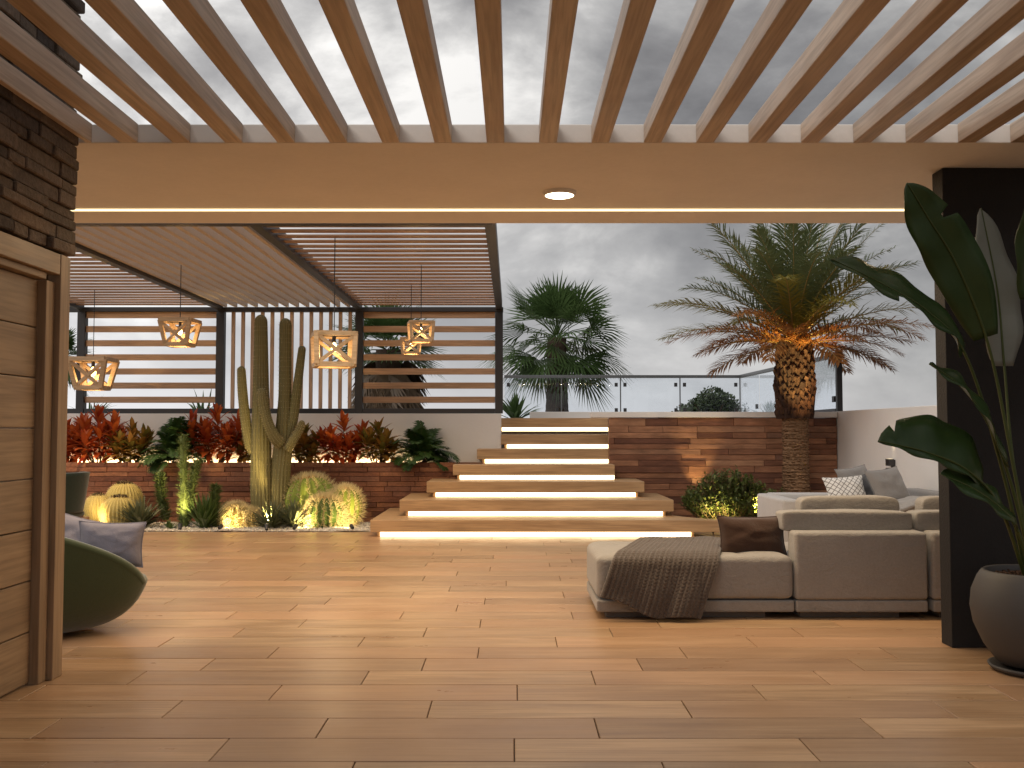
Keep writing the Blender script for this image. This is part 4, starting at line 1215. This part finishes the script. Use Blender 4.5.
strel = thing('strelitzia_plant', 'tall plant with big paddle leaves in the dark round pot', 'potted plant', pc + V((0, 0, .5)))
def paddle(keys, blade_from, W, nrm, mat, fold=.18, ratio=(1, 1), rips=(), n=12):
    """keys: (px, py, Y) along the stalk and midrib, root to tip"""
    pts = smooth_path([at(*k) if len(k) == 3 else V(k[0]) for k in keys], n); N = len(pts) - 1
    nrm = V(nrm).normalized(); i0 = int(N * blade_from)
    m = MB(); rows = []
    for i in range(N + 1):
        d = (pts[min(i + 1, N)] - pts[max(i - 1, 0)]).normalized(); sd = d.cross(nrm).normalized(); up = sd.cross(d)
        if i >= i0:
            s = (i - i0) / (N - i0)
            w = W * .58 * max(0.0, math.sin(PI * (.05 + .95 * s) ** .82)) ** .62
            if s >= 1: w = .002
            rip = [1, 1]
            for (q, sg, dep) in rips:
                if abs(s - q) < .022: rip[sg] = 1 - dep
            wob = .012 * math.sin(s * 19 + W * 40)
            row = []
            for sg, k in ((-1, 0), (1, 1)):
                ww = w * ratio[k] * rip[k]
                row.append([pts[i] + sd * sg * ww * f + up * (fold * ww * f * (1.25 - .6 * f) + wob * f) for f in (1, .66, .33)] )
            r = m.verts(row[0] + [pts[i]] + row[1][::-1]); rows.append(r)
    for a, b in zip(rows, rows[1:]):
        for k in range(6):
            m.cur = .35 + .3 * R.random(); m.face(a + k, a + k + 1, b + k + 1, b + k)
    lf = m.build('leaf', mat, strel, smooth=True)
    md = lf.modifiers.new('thickness', 'SOLIDIFY'); md.thickness = .0025
    m = MB().rnd(); m.tube([p + V((0, -.004, 0)) for p in pts], [.0105 * (1 - .85 * i / N) + .001 for i in range(N + 1)], 8, True)
    m.build('stalk', M['strel_rib'], lf, smooth=True)
root = lambda dx, dy: (pc + V((dx, dy, .5)),)
S = M['strel']
paddle([root(-.02, -.02), (1010, 450, 5.42), (988, 345, 5.36), (957, 266, 5.28), (928, 218, 5.22), (907, 183, 5.18)], .42, .25, (-.35, -1, .35), S, .15, (1, 1), ((.62, 1, .5),))
paddle([root(-.05, .0), (1002, 470, 5.34), (966, 357, 5.2), (928, 312, 5.06), (880, 283, 4.94), (831, 259, 4.86)], .42, .27, (.0, -.85, .9), S, .25, (1, 1), ((.55, 0, .5),))
paddle([root(.03, .03), (1014, 470, 5.62), (1004, 366, 5.66), (997, 290, 5.7), (981, 208, 5.74)], .50, .25, (.25, -1, -.1), M['strel_pale'], .12)
paddle([root(-.04, -.06), (1012, 488, 5.3), (990, 428, 5.2), (962, 388, 5.12), (929, 364, 5.06)], .34, .19, (.5, -.75, 1), S, .3)
paddle([root(-.08, -.05), (1000, 508, 5.26), (968, 471, 5.12), (926, 452, 5.02), (879, 441, 4.94)], .40, .26, (.05, -1, .65), S, .2, (.35, 1.5), ((.86, 1, .45),))
paddle([root(-.06, -.08), (1017, 530, 5.3), (1000, 508, 5.2), (972, 488, 5.1), (940, 474, 5.05)], .30, .22, (.0, -.8, .9), S, .22)
paddle([root(.04, -.04), (1030, 430, 5.5), (1030, 300, 5.5), (1040, 220, 5.4), (1062, 150, 5.3)], .5, .26, (.3, -1, .2), S, .2)
paddle([root(.05, -.02), (1042, 480, 5.45), (1060, 390, 5.4), (1095, 330, 5.3), (1140, 300, 5.2)], .45, .25, (0, -.8, 1), S, .2)

# ------------------------------------------------------------------ green tub chair
tc = V((-3.225, 6.55, 0))
tub = thing('tub_chair', 'dark green velvet tub chair seen from behind at the door', 'armchair', tc)
A, B = .835, .78
def rim(phi):
    cp = math.cos(phi); x = A * cp; y = B * math.sin(phi) * (1 - .5 * max(0, cp) ** 1.5); t = (A - x) / (2 * A)
    if y > 0: t = max(0, t - .28 * min(1, y / .3))
    return tc + V((x, y, .325 + .74 * max(0, t) ** .5 * (.9 + .1 * t)))
def shell(off):
    def f(u, v):
        phi = 2 * PI * u; P2 = rim(phi); cx, cy = math.cos(phi), math.sin(phi)
        rx, ry = P2.x - tc.x, P2.y - tc.y
        Bs = tc + V((rx * .46, ry * .46, .012)); Ct = tc + V((rx * .9, ry * .9, .05))
        p = Bs * (1 - v) ** 2 + Ct * 2 * v * (1 - v) + P2 * v * v
        n = V((cx, cy, -.6 * (1 - v)))
        return p - n * off
    return f
m = MB().rnd(); m.grid(shell(0), 96, 30, True); b = len(m.v)
m.grid(shell(.07), 96, 30, True)
# rolled rim joining outside and inside
for i in range(96):
    phi0, phi1 = 2 * PI * i / 96, 2 * PI * (i + 1) / 96
rimpts = [rim(2 * PI * i / 96) - V((math.cos(2 * PI * i / 96), math.sin(2 * PI * i / 96), 0)) * .035 for i in range(97)]
m.tube(rimpts, .036, 10, False)
m.grid(lambda u, v: tc + V(((rim(2 * PI * u).x - tc.x) * .47 * v, (rim(2 * PI * u).y - tc.y) * .47 * v, .011)), 48, 2, True)
m.build('shell', M['green_velvet'], tub, smooth=True)
m = MB(); cushion(m, tc.x - .42, tc.x + .34, tc.y - .36, tc.y + .36, .17, .33, .5, .7, .1); m.build('seat_cushion', M['green_velvet'], tub, smooth=True)
m = MB(); m.lathe([(.001, 0), (.27, 0), (.27, .010), (.001, .010)], tc, 32); m.build('base', M['dark'], tub)
GT = 'cushions in the green tub chair'
pillow('cushion', 'lavender grey cushion nearer the tub chair lip', 'cushion', at(111, 544, 6.76), .44, .30, .14, .10, -.12, M['lav'], GT, .03)
pillow('cushion', 'lavender grey cushion lying behind, closer to the door frame', 'cushion', at(78, 541, 7.0), .46, .34, .16, -.1, -.3, M['lav'], GT, .2)

# ------------------------------------------------------------------ dining chair
dc = V((-4.42, 9.6, 0))
din = thing('dining_chair', 'dark green armchair with wooden frame beside the golden cacti', 'chair', dc)
def backf(u, v):
    a = -1.05 + 2.1 * u
    return dc + V((.30 * math.cos(a) - .02, .30 * math.sin(a), .53 + .35 * v + .03 * v * v)) + V((.06 * v, 0, 0))
m = MB().rnd(); m.grid(backf, 28, 12); o = m.build('backrest', M['dark_green'], din, smooth=True); md = o.modifiers.new('thickness', 'SOLIDIFY'); md.thickness = .045
m = MB(); cushion(m, dc.x - .28, dc.x + .26, dc.y - .27, dc.y + .27, .47, .55, .6, .5, .1, 40, 14); m.build('seat', M['dark_green'], din, smooth=True)
for sx, sy in ((-.22, -.22), (-.22, .22), (.24, -.22), (.24, .22)):
    m = MB().rnd(); m.tube([dc + V((sx * 1.15, sy * 1.15, 0)), dc + V((sx, sy, .47))], [.013, .02], 10); m.build('leg', M['chairwood'], din, smooth=True)
m = MB().rnd()
for a, b in (((-.24, -.24), (.26, -.24)), ((-.24, .24), (.26, .24)), ((-.23, -.24), (-.23, .24)), ((.25, -.24), (.25, .24))): m.bar(dc + V((*a, .452)), dc + V((*b, .452)), .03, .034)
m.build('seat_frame', M['chairwood'], din, bevel=.004)
# ------------------------------------------------------------------ render
scene.view_settings.view_transform = 'Standard'; scene.view_settings.look = 'None'
scene.view_settings.exposure = 0.0; scene.view_settings.gamma = 1.0
scene.view_settings.use_curve_mapping = False
scene.render.engine = 'CYCLES'
cy = scene.cycles
cy.use_denoising = True
try: cy.denoiser = 'OPENIMAGEDENOISE'; cy.denoising_prefilter = 'ACCURATE'
except Exception: pass
cy.max_bounces = 8; cy.diffuse_bounces = 4; cy.glossy_bounces = 3; cy.transparent_max_bounces = 12; cy.transmission_bounces = 4
cy.sample_clamp_indirect = 6.0; cy.use_light_tree = True
cy.caustics_reflective = False; cy.caustics_refractive = False
